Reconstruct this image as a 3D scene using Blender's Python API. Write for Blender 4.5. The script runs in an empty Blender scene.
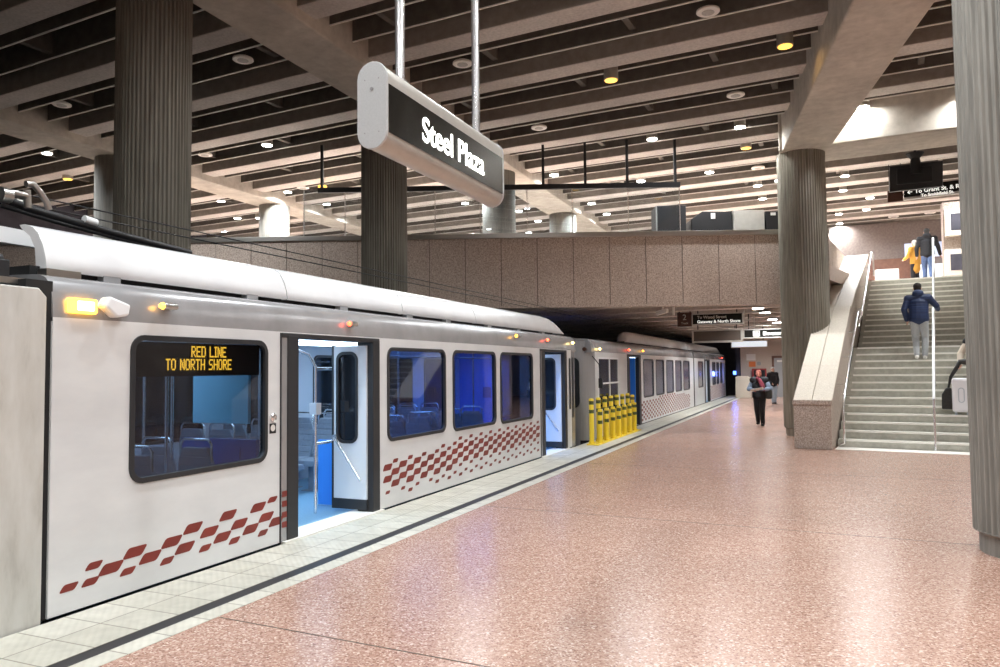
import bpy, bmesh, math, random
from mathutils import Vector, Matrix
from mathutils.geometry import delaunay_2d_cdt
random.seed(7)
S = bpy.context.scene
COL = S.collection
R_ = math.radians

# ------------------------------------------------------------------ camera
F = 745.0; CH = 1.75
yaw, pitch, roll = R_(23.0), R_(2.75), R_(0.6)
fw = Vector((-math.sin(yaw)*math.cos(pitch), math.cos(yaw)*math.cos(pitch), math.sin(pitch)))
r0 = Vector((math.cos(yaw), math.sin(yaw), 0)); u0 = r0.cross(fw)
rt = r0*math.cos(roll) - u0*math.sin(roll); up = u0*math.cos(roll) + r0*math.sin(roll)
cam = bpy.data.cameras.new('camera'); camo = bpy.data.objects.new('camera', cam); COL.objects.link(camo)
cam.sensor_width = 36; cam.lens = F*36/1000; cam.clip_end = 300; cam.clip_start = .05
camo.matrix_world = Matrix(((rt.x, up.x, -fw.x, 0), (rt.y, up.y, -fw.y, 0), (rt.z, up.z, -fw.z, CH), (0, 0, 0, 1)))
S.camera = camo

def ray(x, y): return rt*((x-500)/F) + up*((333.5-y)/F) + fw
def pz(x, y, z): d = ray(x, y); return d*((z-CH)/d.z) + Vector((0, 0, CH))
def px(x, y, X): d = ray(x, y); return d*(X/d.x) + Vector((0, 0, CH))
def py(x, y, Y): d = ray(x, y); return d*(Y/d.y) + Vector((0, 0, CH))

# ------------------------------------------------------------------ world, exposure
w = bpy.data.worlds.new('world'); S.world = w; w.use_nodes = True
w.node_tree.nodes['Background'].inputs[0].default_value = (1.0, .93, .86, 1)
w.node_tree.nodes['Background'].inputs[1].default_value = 0.30
S.view_settings.view_transform = 'Standard'; S.view_settings.look = 'None'
S.view_settings.exposure = 0.47; S.view_settings.gamma = 1; S.view_settings.use_curve_mapping = False
LAMP = 95.0          # power of one station downlight

# ------------------------------------------------------------------ materials
def mat(name, col, rough=.6, metal=0, spec=.5, emit=None, es=0, coat=0):
    m = bpy.data.materials.new(name); m.use_nodes = True
    b = m.node_tree.nodes['Principled BSDF']
    b.inputs['Base Color'].default_value = (*col, 1); b.inputs['Roughness'].default_value = rough
    b.inputs['Metallic'].default_value = metal; b.inputs['Specular IOR Level'].default_value = spec
    b.inputs['Coat Weight'].default_value = coat
    if emit: b.inputs['Emission Color'].default_value = (*emit, 1); b.inputs['Emission Strength'].default_value = es
    return m
def N(m, t, **k):
    n = m.node_tree.nodes.new(t)
    for a, v in k.items():
        if a in n.inputs: n.inputs[a].default_value = v
        else: setattr(n, a, v)
    return n
def L(m, a, b): m.node_tree.links.new(a, b)
def noisy(name, stops, scale, rough=.8, stretch=(1, 1, 1), detail=4, bump=0, metal=0, spec=.5, big=0, bigscale=.6, nrough=.6):
    """noise-driven colour ramp on object coordinates; big = amount of broad mottling"""
    m = mat(name, stops[0][1], rough, metal, spec); b = m.node_tree.nodes['Principled BSDF']
    tc = N(m, 'ShaderNodeTexCoord'); mp = N(m, 'ShaderNodeMapping'); mp.inputs['Scale'].default_value = stretch
    L(m, tc.outputs['Object'], mp.inputs['Vector'])
    no = N(m, 'ShaderNodeTexNoise'); no.inputs['Scale'].default_value = scale; no.inputs['Detail'].default_value = detail; no.inputs['Roughness'].default_value = nrough
    L(m, mp.outputs[0], no.inputs['Vector'])
    cr = N(m, 'ShaderNodeValToRGB'); el = cr.color_ramp.elements
    el[0].position = stops[0][0]; el[0].color = (*stops[0][1], 1); el[1].position = stops[-1][0]; el[1].color = (*stops[-1][1], 1)
    for p, c in stops[1:-1]: e = el.new(p); e.color = (*c, 1)
    L(m, no.outputs['Fac'], cr.inputs[0]); out = cr.outputs[0]
    if big:
        n2 = N(m, 'ShaderNodeTexNoise'); n2.inputs['Scale'].default_value = bigscale; n2.inputs['Detail'].default_value = 5
        L(m, tc.outputs['Object'], n2.inputs['Vector'])
        mr = N(m, 'ShaderNodeMapRange'); mr.inputs[1].default_value = .3; mr.inputs[2].default_value = .7; mr.inputs[3].default_value = 1-big; mr.inputs[4].default_value = 1+big*.4
        L(m, n2.outputs['Fac'], mr.inputs[0])
        mx = N(m, 'ShaderNodeVectorMath', operation='SCALE'); L(m, out, mx.inputs[0]); L(m, mr.outputs[0], mx.inputs['Scale']); out = mx.outputs[0]
    L(m, out, b.inputs['Base Color'])
    if bump:
        bp = N(m, 'ShaderNodeBump'); bp.inputs['Strength'].default_value = bump; bp.inputs['Distance'].default_value = .02
        L(m, no.outputs['Fac'], bp.inputs['Height']); L(m, bp.outputs[0], b.inputs['Normal'])
    return m

M = {}
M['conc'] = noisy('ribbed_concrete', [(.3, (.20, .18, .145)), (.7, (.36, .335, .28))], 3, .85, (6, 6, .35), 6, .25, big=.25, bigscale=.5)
M['concd'] = noisy('dark_ribbed_concrete', [(.3, (.12, .105, .082)), (.7, (.22, .20, .165))], 3, .88, (6, 6, .35), 6, .25, big=.25, bigscale=.5)  # the ribbed concrete again in a darker tone
M['conc_g'] = noisy('grey_concrete', [(.3, (.19, .183, .165)), (.7, (.34, .325, .29))], 3, .85, (6, 6, .35), 6, .25, big=.2, bigscale=.5)
M['soffit'] = noisy('cast_concrete', [(.3, (.46, .41, .345)), (.7, (.60, .545, .47))], 5, .85, detail=8, bump=.05, big=.22, bigscale=.9)
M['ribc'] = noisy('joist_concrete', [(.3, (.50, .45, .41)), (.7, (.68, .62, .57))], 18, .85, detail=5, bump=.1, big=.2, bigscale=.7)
M['slab'] = noisy('dark_slab', [(.3, (.045, .038, .032)), (.7, (.085, .072, .06))], 3, .9)
M['fin'] = noisy('acoustic_fin', [(.3, (.10, .085, .07)), (.7, (.15, .13, .11))], 5, .8)
M['facing'] = noisy('brown_joist_side', [(.3, (.27, .235, .20)), (.7, (.36, .315, .27))], 6, .85)
M['fintrim'] = mat('fin_edge', (.80, .76, .70), .5)
M['granite'] = noisy('granite_panel', [(.35, (.37, .28, .225)), (.5, (.55, .44, .37)), (.65, (.72, .62, .54))], 34, .55, detail=3, big=.08)
M['joint'] = mat('panel_joint', (.10, .075, .06), .8)
M['steel'] = mat('brushed_steel', (.55, .53, .5), .3, 1)
M['chrome'] = mat('bright_steel', (.85, .85, .86), .22, .9)
M['whitepaint'] = mat('white_paint', (.86, .87, .88), .35)
M['stone'] = noisy('stone_cladding', [(.35, (.60, .53, .44)), (.65, (.76, .69, .59))], 40, .6, big=.08)
M['granite2'] = noisy('flamed_granite', [(.35, (.26, .20, .165)), (.5, (.42, .34, .285)), (.65, (.58, .49, .42))], 45, .6, detail=3, big=.12)
M['step'] = noisy('step_concrete', [(.3, (.42, .41, .35)), (.7, (.57, .555, .49))], 9, .8, detail=6, big=.2)
M['nosing'] = mat('step_nosing', (.88, .86, .80), .55)
M['dark'] = mat('black_plastic', (.018, .018, .02), .45)
M['black'] = mat('matte_black', (.008, .008, .009), .7)
M['rubber'] = mat('rubber', (.022, .023, .026), .5)
M['bodywhite'] = noisy('car_white_paint', [(.3, (.66, .67, .68)), (.7, (.76, .77, .77))], 2.2, .32, (1, .5, 1.5), 6, big=.05, bigscale=1.2)
M['bodydirty'] = noisy('dirty_car_paint', [(.25, (.42, .41, .375)), (.45, (.58, .57, .53)), (.75, (.68, .68, .65))], 3, .5, (1, 2.2, .6), 8, big=.1, bigscale=1.5)
M['silver'] = noisy('silver_paint', [(.3, (.34, .34, .35)), (.7, (.42, .42, .43))], 3, .24, metal=.35, detail=5)
M['roofwhite'] = noisy('fairing_white', [(.3, (.70, .71, .73)), (.7, (.80, .81, .82))], 1.5, .25)
M['grey'] = mat('grey_paint', (.32, .32, .33), .45)
M['red'] = noisy('red_vinyl', [(.3, (.17, .022, .016)), (.7, (.26, .034, .024))], 3, .4)
M['carblue'] = mat('blue_partition', (.05, .28, .85), .4)
M['navy'] = mat('navy_partition', (.03, .09, .33), .4)
M['cyanpanel'] = mat('pale_blue_panel', (.30, .62, .78), .35)
M['carfloor'] = noisy('blue_vinyl_floor', [(.3, (.20, .40, .58)), (.7, (.27, .48, .66))], 60, .45)
M['cargrey'] = mat('interior_grey', (.50, .54, .60), .45)
M['carwhite'] = mat('interior_white', (.72, .76, .80), .4)
M['seat'] = noisy('seat_shell', [(.3, (.24, .28, .34)), (.7, (.30, .34, .41))], 30, .5)
M['yellow'] = mat('yellow_paint', (.92, .68, .04), .45)
M['green'] = mat('dark_green_band', (.01, .05, .03), .5)
M['signgrey'] = noisy('sign_aluminium', [(.3, (.47, .45, .41)), (.7, (.53, .51, .47))], 8, .42, metal=.25)
M['endgrey'] = noisy('sign_end_cap', [(.3, (.52, .54, .55)), (.7, (.58, .60, .61))], 90, .5)
M['signface'] = mat('sign_face', (.014, .014, .012), .25, spec=.25)
M['brown'] = mat('brown_enamel', (.07, .028, .018), .4)
M['lit'] = mat('lit_letters', (1, 1, .95), .5, emit=(1, 1, .94), es=2.6)
M['lit2'] = mat('dim_lit_letters', (.8, .8, .75), .5, emit=(1, 1, .95), es=.55)
M['brownpanel'] = mat('brown_grey_panel', (.10, .075, .06), .6)
M['letters'] = mat('pale_letters', (.55, .52, .45), .6)
M['led'] = mat('amber_led', (.9, .5, .05), .5, emit=(1, .52, .04), es=2.6)
M['amber'] = mat('amber_lens', (1, .5, .08), .3, emit=(1, .45, .04), es=5)
M['amberhot'] = mat('amber_lens_core', (1, .8, .3), .3, emit=(1, .70, .22), es=8)
M['redlens'] = mat('red_lens', (1, .1, .05), .3, emit=(1, .08, .03), es=6)
M['lampglow'] = mat('lamp_diffuser', (1, 1, 1), .5, emit=(1, .99, .96), es=22)
M['lampoff'] = noisy('lamp_grille', [(.3, (.34, .31, .28)), (.7, (.5, .46, .42))], 40, .5)
M['lampyellow'] = mat('yellow_lamp_glow', (1, .6, .1), .5, emit=(1, .55, .10), es=1.5)
M['housing'] = mat('lamp_housing', (.36, .33, .28), .5)
M['carlight'] = mat('car_light_tube', (.8, .9, 1), .5, emit=(.62, .82, 1), es=4)
M['bluetube'] = mat('blue_lamp', (.1, .2, 1), .5, emit=(.08, .2, 1), es=5)
M['screenwhite'] = mat('lit_shop_window', (.45, .48, .5), .4, emit=(.85, .92, 1), es=.55)
M['screenblue'] = mat('dim_window', (.4, .45, .6), .3, emit=(.62, .70, .95), es=.5)
M['mezzfloor'] = noisy('mezzanine_floor', [(.35, (.50, .38, .32)), (.65, (.66, .54, .47))], 30, .35)
M['wallfar'] = noisy('tan_wall', [(.35, (.50, .42, .35)), (.65, (.62, .54, .46))], 20, .7, big=.1)
M['darkwall'] = noisy('tunnel_wall', [(.3, (.03, .03, .04)), (.7, (.06, .055, .07))], 2, .9)
M['ballast'] = noisy('trackbed', [(.3, (.03, .028, .025)), (.7, (.07, .065, .06))], 18, .9, bump=.5)
M['bulkbrown'] = noisy('brown_grey_tile', [(.3, (.17, .135, .12)), (.7, (.25, .205, .185))], 12, .6)
M['wood'] = noisy('brown_panelling', [(.3, (.13, .06, .04)), (.7, (.19, .09, .06))], 6, .5)
M['paper'] = mat('paper_white', (.8, .78, .74), .6)
M['orange'] = mat('orange_print', (.80, .22, .06), .5)
M['redbox'] = mat('red_cabinet', (.30, .03, .03), .4)
M['doorgrey'] = mat('grey_door', (.36, .36, .37), .5)
M['skin'] = mat('skin', (.62, .36, .26), .55)
M['skinred'] = mat('ruddy_skin', (.60, .22, .16), .55)
M['palehair'] = mat('grey_hair', (.74, .71, .67), .8)
M['redhair'] = mat('auburn_hair', (.26, .07, .05), .7)
M['darkhair'] = mat('dark_hair', (.02, .015, .012), .7)
M['navycoat'] = noisy('quilted_navy', [(.35, (.008, .018, .065)), (.65, (.014, .034, .11))], 3, .5, (.5, .5, 14), 2, .6)
M['sweat'] = noisy('grey_fleece', [(.3, (.38, .40, .42)), (.7, (.47, .49, .51))], 40, .9)
M['denim'] = noisy('blue_denim', [(.3, (.05, .08, .17)), (.7, (.10, .15, .27))], 50, .9)
M['ljean'] = noisy('washed_denim', [(.3, (.34, .40, .48)), (.7, (.44, .50, .58))], 50, .9)
M['blackcloth'] = noisy('black_cloth', [(.3, (.008, .008, .010)), (.7, (.02, .02, .024))], 50, .9)
M['shirtblue'] = noisy('grey_blue_cloth', [(.3, (.17, .22, .31)), (.7, (.26, .32, .42))], 50, .9)
M['maroon'] = mat('maroon_cloth', (.20, .03, .05), .9)
M['mustard'] = mat('mustard_cloth', (.50, .26, .04), .9)
M['beige'] = mat('beige_cloth', (.62, .54, .44), .9)
M['bagblack'] = noisy('black_leather', [(.3, (.012, .012, .012)), (.7, (.028, .028, .026))], 30, .45)
M['whitebag'] = mat('white_shell', (.84, .84, .88), .3)

# terrazzo: pinkish aggregate with pale and dark chips, polished
def terrazzo():
    m = mat('terrazzo', (.5, .3, .25), .27, spec=.42); b = m.node_tree.nodes['Principled BSDF']
    tc = N(m, 'ShaderNodeTexCoord')
    vo = N(m, 'ShaderNodeTexVoronoi'); vo.inputs['Scale'].default_value = 80
    mo = N(m, 'ShaderNodeMapping'); mo.inputs['Location'].default_value = (.31, .17, .3737); L(m, tc.outputs['Object'], mo.inputs['Vector']); L(m, mo.outputs[0], vo.inputs['Vector'])
    sep = N(m, 'ShaderNodeSeparateColor'); L(m, vo.outputs['Color'], sep.inputs[0])
    cr = N(m, 'ShaderNodeValToRGB'); el = cr.color_ramp.elements
    el[0].position = 0; el[0].color = (.22, .11, .078, 1); el[1].position = 1; el[1].color = (.70, .55, .45, 1)
    for p, c in ((.14, (.34, .19, .14)), (.5, (.43, .258, .196)), (.85, (.52, .342, .27))):
        e = el.new(p); e.color = (*c, 1)
    L(m, sep.outputs[0], cr.inputs[0])
    no = N(m, 'ShaderNodeTexNoise'); no.inputs['Scale'].default_value = .9; no.inputs['Detail'].default_value = 6
    L(m, tc.outputs['Object'], no.inputs['Vector'])
    mr = N(m, 'ShaderNodeMapRange'); mr.inputs[1].default_value = .3; mr.inputs[2].default_value = .7; mr.inputs[3].default_value = .95; mr.inputs[4].default_value = 1.04
    L(m, no.outputs['Fac'], mr.inputs[0])
    mx = N(m, 'ShaderNodeVectorMath', operation='SCALE'); L(m, cr.outputs[0], mx.inputs[0]); L(m, mr.outputs[0], mx.inputs['Scale'])
    L(m, mx.outputs[0], b.inputs['Base Color'])
    mr2 = N(m, 'ShaderNodeMapRange'); mr2.inputs[1].default_value = .3; mr2.inputs[2].default_value = .7; mr2.inputs[3].default_value = .235; mr2.inputs[4].default_value = .25
    L(m, no.outputs['Fac'], mr2.inputs[0]); L(m, mr2.outputs[0], b.inputs['Roughness'])
    return m
M['terrazzo'] = terrazzo()
# off-white tactile tiles: grid of joints and diagonal ribs
def tiles():
    m = mat('tactile_tile', (.7, .68, .6), .5); b = m.node_tree.nodes['Principled BSDF']
    tc = N(m, 'ShaderNodeTexCoord')
    br = N(m, 'ShaderNodeTexBrick', offset=0.0); br.inputs['Scale'].default_value = 1
    br.inputs['Color1'].default_value = (.56, .545, .47, 1); br.inputs['Color2'].default_value = (.64, .625, .55, 1); br.inputs['Mortar'].default_value = (.28, .26, .21, 1)
    br.inputs['Mortar Size'].default_value = .006; br.inputs['Brick Width'].default_value = .376; br.inputs['Row Height'].default_value = .342
    mp = N(m, 'ShaderNodeMapping'); mp.inputs['Location'].default_value = (4.666+.376*3, -3.78+.342*20, 0)
    L(m, tc.outputs['Object'], mp.inputs['Vector']); L(m, mp.outputs[0], br.inputs['Vector'])
    no = N(m, 'ShaderNodeTexNoise'); no.inputs['Scale'].default_value = 7; no.inputs['Detail'].default_value = 6
    L(m, tc.outputs['Object'], no.inputs['Vector'])
    mr = N(m, 'ShaderNodeMapRange'); mr.inputs[1].default_value = .3; mr.inputs[2].default_value = .7; mr.inputs[3].default_value = .84; mr.inputs[4].default_value = 1.05
    L(m, no.outputs['Fac'], mr.inputs[0])
    mx = N(m, 'ShaderNodeVectorMath', operation='SCALE'); L(m, br.outputs['Color'], mx.inputs[0]); L(m, mr.outputs[0], mx.inputs['Scale'])
    L(m, mx.outputs[0], b.inputs['Base Color'])
    wv = N(m, 'ShaderNodeTexWave', bands_direction='DIAGONAL'); wv.inputs['Scale'].default_value = 9
    L(m, tc.outputs['Object'], wv.inputs['Vector'])
    bp = N(m, 'ShaderNodeBump'); bp.inputs['Strength'].default_value = .5; bp.inputs['Distance'].default_value = .006
    L(m, wv.outputs['Fac'], bp.inputs['Height']); L(m, bp.outputs[0], b.inputs['Normal'])
    return m
M['tile'] = tiles()
def glassmat(name, tint, refl=.12, rough=.03):
    m = bpy.data.materials.new(name); m.use_nodes = True; nt = m.node_tree; nt.nodes.clear()
    o = N(m, 'ShaderNodeOutputMaterial'); mx = N(m, 'ShaderNodeMixShader'); t = N(m, 'ShaderNodeBsdfTransparent'); g = N(m, 'ShaderNodeBsdfGlossy')
    t.inputs[0].default_value = (*tint, 1); g.inputs[0].default_value = (.9, .93, 1, 1); g.inputs['Roughness'].default_value = rough
    fr = N(m, 'ShaderNodeLayerWeight'); pw = N(m, 'ShaderNodeMath', operation='POWER'); pw.inputs[1].default_value = 4; L(m, fr.outputs['Facing'], pw.inputs[0])
    ad = N(m, 'ShaderNodeMath', operation='MULTIPLY_ADD'); ad.inputs[1].default_value = .5; ad.inputs[2].default_value = refl*.5; L(m, pw.outputs[0], ad.inputs[0])
    L(m, ad.outputs[0], mx.inputs[0]); L(m, t.outputs[0], mx.inputs[1]); L(m, g.outputs[0], mx.inputs[2]); L(m, mx.outputs[0], o.inputs[0])
    return m
M['glass'] = glassmat('tinted_glass', (.50, .54, .58))
M['glassblue'] = glassmat('blue_tinted_glass', (.30, .42, .62))
M['glassdark'] = glassmat('smoked_glass', (.26, .26, .30), .14)
M['clear'] = glassmat('clear_glass', (.86, .90, .92), .10, .01)
M['farglass'] = mat('dark_window', (.012, .014, .018), .06, spec=.7)
M['farglass2'] = mat('grey_blue_window', (.13, .14, .20), .12, spec=.6)

# ------------------------------------------------------------------ mesh helpers
class MB:
    def __init__(s): s.v = []; s.f = []; s.m = []; s.mi = 0; s.sm = []; s.smooth = False
    def add(s, vs, fs):
        n = len(s.v); s.v += [tuple(v) for v in vs]
        for f in fs: s.f.append([n+i for i in f]); s.m.append(s.mi); s.sm.append(s.smooth)
        return s
    def box(s, x0, x1, y0, y1, z0, z1):
        return s.add([(x, y, z) for x in (x0, x1) for y in (y0, y1) for z in (z0, z1)],
                     [(0, 1, 3, 2), (4, 6, 7, 5), (0, 4, 5, 1), (2, 3, 7, 6), (0, 2, 6, 4), (1, 5, 7, 3)])
    def obox(s, c, u, v, wv):
        """box from centre and three half-axis vectors"""
        c, u, v, wv = map(Vector, (c, u, v, wv))
        return s.add([c+u*a+v*b+wv*d for a in (-1, 1) for b in (-1, 1) for d in (-1, 1)],
                     [(0, 1, 3, 2), (4, 6, 7, 5), (0, 4, 5, 1), (2, 3, 7, 6), (0, 2, 6, 4), (1, 5, 7, 3)])
    def bar(s, a, b, wd, h):
        """box section bar from a to b"""
        a, b = Vector(a), Vector(b); d = (b-a); dn = d.normalized()
        sd = dn.cross(Vector((0, 0, 1))); sd = Vector((1, 0, 0)) if sd.length < 1e-4 else sd.normalized()
        return s.obox((a+b)/2, d/2, sd*wd/2, sd.cross(dn)*h/2)
    def tube(s, pts, r, n=10, caps=True):
        pts = [Vector(p) for p in pts]; rings = []
        rr = r if isinstance(r, (list, tuple)) else [r]*len(pts)
        prev = None; sm = s.smooth; s.smooth = True
        for i, p in enumerate(pts):
            t = ((pts[min(i+1, len(pts)-1)]-p).normalized() + (p-pts[max(i-1, 0)]).normalized()).normalized()
            if prev is None: a = t.orthogonal().normalized()
            else: a = (prev - t*prev.dot(t)).normalized()
            prev = a; b = t.cross(a)
            rings.append([p + (a*math.cos(2*math.pi*k/n) + b*math.sin(2*math.pi*k/n))*rr[i] for k in range(n)])
        vs = [q for rg in rings for q in rg]
        fs = [(i*n+k, i*n+(k+1) % n, (i+1)*n+(k+1) % n, (i+1)*n+k) for i in range(len(pts)-1) for k in range(n)]
        s.add(vs, fs); s.smooth = sm
        if caps: 
            s.add(rings[0], [list(range(n))[::-1]]); s.add(rings[-1], [list(range(n))])
        return s
    def lathe(s, c, prof, n=24, axis='z', flute=None):
        """prof: (radius, height) list; flute(k)->radius offset"""
        vs = []; c = Vector(c)
        for r, h in prof:
            for k in range(n):
                a = 2*math.pi*k/n; rr = r + (flute(k) if flute and r > .01 else 0)
                p = (rr*math.cos(a), rr*math.sin(a), h)
                if axis == 'x': p = (h, p[0], p[1])
                if axis == 'y': p = (p[0], h, p[1])
                vs.append(c+Vector(p))
        fs = [(i*n+k, i*n+(k+1) % n, (i+1)*n+(k+1) % n, (i+1)*n+k) for i in range(len(prof)-1) for k in range(n)]
        fs.append(list(range(n))[::-1]); fs.append([(len(prof)-1)*n+k for k in range(n)])
        return s.add(vs, fs)
    def prism(s, poly, a, b, conv=lambda u, v, t: (t, u, v)):
        """extrude a polygon (u,v) between t=a and t=b"""
        n = len(poly)
        s.add([conv(u, v, a) for u, v in poly]+[conv(u, v, b) for u, v in poly],
              [list(range(n))[::-1], list(range(n, 2*n))]+[(i, (i+1) % n, n+(i+1) % n, n+i) for i in range(n)])
        return s
    def holed(s, outer, holes, a, b, conv=lambda u, v, t: (t, u, v)):
        vs = [Vector(p) for p in outer]; es = [(i, (i+1) % len(outer)) for i in range(len(outer))]
        for h in holes:
            n0 = len(vs); vs += [Vector(p) for p in h]; es += [(n0+i, n0+(i+1) % len(h)) for i in range(len(h))]
        V, E, T, *_ = delaunay_2d_cdt(vs, es, [], 0, 1e-5)
        def inside(p, poly):
            c = False; j = len(poly)-1
            for i in range(len(poly)):
                if (poly[i][1] > p[1]) != (poly[j][1] > p[1]) and p[0] < (poly[j][0]-poly[i][0])*(p[1]-poly[i][1])/(poly[j][1]-poly[i][1])+poly[i][0]: c = not c
                j = i
            return c
        tris = []
        for t in T:
            cx = sum((V[i][0] for i in t))/3; cy = sum((V[i][1] for i in t))/3
            if inside((cx, cy), outer) and not any(inside((cx, cy), h) for h in holes): tris.append(tuple(t))
        n = len(V); edges = {}
        for t in tris:
            for i in range(3): e = (t[i], t[(i+1) % 3]); edges[e] = 1
        bd = [e for e in edges if (e[1], e[0]) not in edges]
        s.add([conv(v[0], v[1], a) for v in V]+[conv(v[0], v[1], b) for v in V],
              [t[::-1] for t in tris]+[tuple(n+i for i in t) for t in tris]+[(i, j, n+j, n+i) for i, j in bd])
        return s
    def build(s, name, mats, parent=None, bevel=0, label=None, cat=None, group=None, kind=None):
        me = bpy.data.meshes.new(name); me.from_pydata(s.v, [], s.f)
        for m in (mats if isinstance(mats, (list, tuple)) else [mats]): me.materials.append(M[m])
        me.polygons.foreach_set('material_index', s.m); me.polygons.foreach_set('use_smooth', s.sm)
        bm = bmesh.new(); bm.from_mesh(me); bmesh.ops.recalc_face_normals(bm, faces=bm.faces); bm.to_mesh(me); bm.free()
        me.update(); o = bpy.data.objects.new(name, me); COL.objects.link(o)
        if parent: o.parent = parent; o.matrix_parent_inverse = parent.matrix_world.inverted() if parent.get('_w') else Matrix()
        if bevel:
            b = o.modifiers.new('bevel', 'BEVEL'); b.width = bevel; b.segments = 2; b.limit_method = 'ANGLE'
        tag(o, label, cat, group, kind); return o
def tag(o, label=None, cat=None, group=None, kind=None):
    if label: o['label'] = label
    if cat: o['category'] = cat
    if group: o['group'] = group
    if kind: o['kind'] = kind
    return o
def thing(name, loc, label, cat, group=None):
    """Empty at the thing's base; children are given in world coordinates"""
    o = bpy.data.objects.new(name, None); COL.objects.link(o); o.location = loc; o.empty_display_size = .2
    return tag(o, label, cat, group)
def under(parent, *objs):
    for o in objs: o.parent = parent; o.matrix_parent_inverse = Matrix.Translation(-Vector(parent.location))
    return objs[0] if len(objs) == 1 else objs
def sub(parent, *objs):      # sub-part of a part that sits at the world origin
    for o in objs: o.parent = parent
    return objs[0] if len(objs) == 1 else objs
def rrect(u0, u1, v0, v1, r, n=6):
    pts = []
    for cu, cv, a0 in ((u1-r, v1-r, 0), (u0+r, v1-r, 90), (u0+r, v0+r, 180), (u1-r, v0+r, 270)):
        for k in range(n+1): a = R_(a0+90*k/n); pts.append((cu+r*math.cos(a), cv+r*math.sin(a)))
    return pts
def inset(p, u0, u1, v0, v1, d, r): return rrect(u0+d, u1-d, v0+d, v1-d, max(r-d, .01))
FONT = {}
def text(txt, size, origin, ux, uy, m, name, depth=.004, align='LEFT', sx=1.0, bold=0):
    cu = bpy.data.curves.new('t', 'FONT'); cu.body = txt; cu.size = size; cu.extrude = depth; cu.align_x = align; cu.offset = bold
    to = bpy.data.objects.new('t', cu); COL.objects.link(to)
    dg = bpy.context.evaluated_depsgraph_get(); me = bpy.data.meshes.new_from_object(to.evaluated_get(dg))
    COL.objects.unlink(to); bpy.data.objects.remove(to); me.name = name
    ux = Vector(ux).normalized(); uy = Vector(uy).normalized(); nz = ux.cross(uy)
    mt = Matrix(((ux.x*sx, uy.x, nz.x, origin[0]), (ux.y*sx, uy.y, nz.y, origin[1]), (ux.z*sx, uy.z, nz.z, origin[2]), (0, 0, 0, 1)))
    me.transform(mt); me.materials.clear(); me.materials.append(M[m])
    for p in me.polygons: p.material_index = 0
    o = bpy.data.objects.new(name, me); COL.objects.link(o); return o
def lamp(loc, power, size=.22, col=(.95, .985, 1.0), d=(0, 0, -1), parent=None, spread=150):
    l = bpy.data.lights.new('lamp_light', 'AREA'); l.shape = 'DISK'; l.size = size; l.energy = power; l.color = col; l.spread = R_(spread)
    o = bpy.data.objects.new('lamp_light', l); COL.objects.link(o); o.location = loc
    o.rotation_euler = Vector(d).to_track_quat('-Z', 'Y').to_euler()
    if parent: under(parent, o)
    return o

# ------------------------------------------------------------------ large structure
XE = -5.03          # platform edge
XT = -5.055          # side of the trains
ANG = R_(4.0)       # the joists are turned 4 degrees off the cross direction
SA = R_(8.0)        # the stairs lead 8 degrees to the right of the tracks
m = MB(); m.box(-4.0, 14, -12, 48, -1.1, 0); m.build('floor', 'terrazzo', kind='structure')
m = MB(); m.box(XE, -4.29, -12, 48, -1.1, .004); m.box(-4.165, -4.0, -12, 48, -1.1, .003)
m.build('trim_1', 'tile', kind='structure')
m = MB(); m.box(-4.29, -4.165, -12, 48, -1.1, .001); m.build('trim_2', 'rubber', kind='structure')
m = MB(); m.box(-26, XE, -12, 70, -1.3, -1.1); m.build('floor_trackbed', 'ballast', kind='structure')
ja, jb = pz(560, 512, 0), pz(900, 539, 0); jd = (jb-ja).normalized(); m = MB()
for off in (-4.6, 0, 4.6):
    jn = Vector((-jd.y, jd.x, 0))*off; t0 = (-3.98-(ja+jn).x)/jd.x; t1 = (10.4-(ja+jn).x)/jd.x; p0_, p1_ = ja+jn+jd*t0, ja+jn+jd*t1
    m.obox((p0_+p1_)/2, (p1_-p0_)/2, Vector((-jd.y, jd.x, 0))*.006, (0, 0, .0012))
m.build('trim_5', 'joint', kind='structure')
# ceiling: slab, joists, hung acoustic fins
du = Vector((math.cos(ANG), -math.sin(ANG), 0)); dv = Vector((math.sin(ANG), math.cos(ANG), 0))
def cbox(m, u0, u1, v0, v1, z0, z1):
    m.obox(du*(u0+u1)/2+dv*(v0+v1)/2+Vector((0, 0, (z0+z1)/2)), du*(u1-u0)/2, dv*(v1-v0)/2, (0, 0, (z1-z0)/2))
V0 = pz(620, 65.7, 7.9).dot(dv)       # far edge of a joist soffit
PER = 2.235
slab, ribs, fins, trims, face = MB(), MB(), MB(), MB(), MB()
cbox(slab, -30, 18, -14, 62, 8.75, 8.95)
for k in range(-12, 21):
    v = V0+PER*k
    cbox(ribs, -30, 18, v-.50, v, 7.9, 8.76)
    for e_ in (v-.504, v+.004): cbox(face, -30, 18, e_-.006, e_+.006, 7.915, 8.74)  # thin darker brown layer on both sides of each joist
    for off in (.44, 1.18):
        cbox(fins, -30, 18, v+off-.015, v+off+.015, 8.0, 8.72)
        cbox(trims, -30, 18, v+off-.016, v+off+.016, 7.98, 8.0)
    for q in range(-8, 6):
        cbox(fins, q*2.9+(k % 3)*.9, q*2.9+(k % 3)*.9+.12, v+.44, v+1.18, 8.08, 8.7)
face.build('ceiling_joist_sides', 'facing', kind='structure'); slab.build('ceiling', 'slab', kind='structure'); ribs.build('ceiling_joists', 'ribc', kind='structure')
fins.build('ceiling_fins', 'fin', kind='structure'); trims.build('ceiling_fin_edges', 'fintrim', kind='structure')
def girder(name, a0, a1, b1, b0, z0=7.20):
    m = MB(); m.prism([a0, a1, b1, b0], z0, 8.8, lambda u, v, t: (u, v, t)); return m.build(name, 'soffit', kind='structure', bevel=.03)
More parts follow.
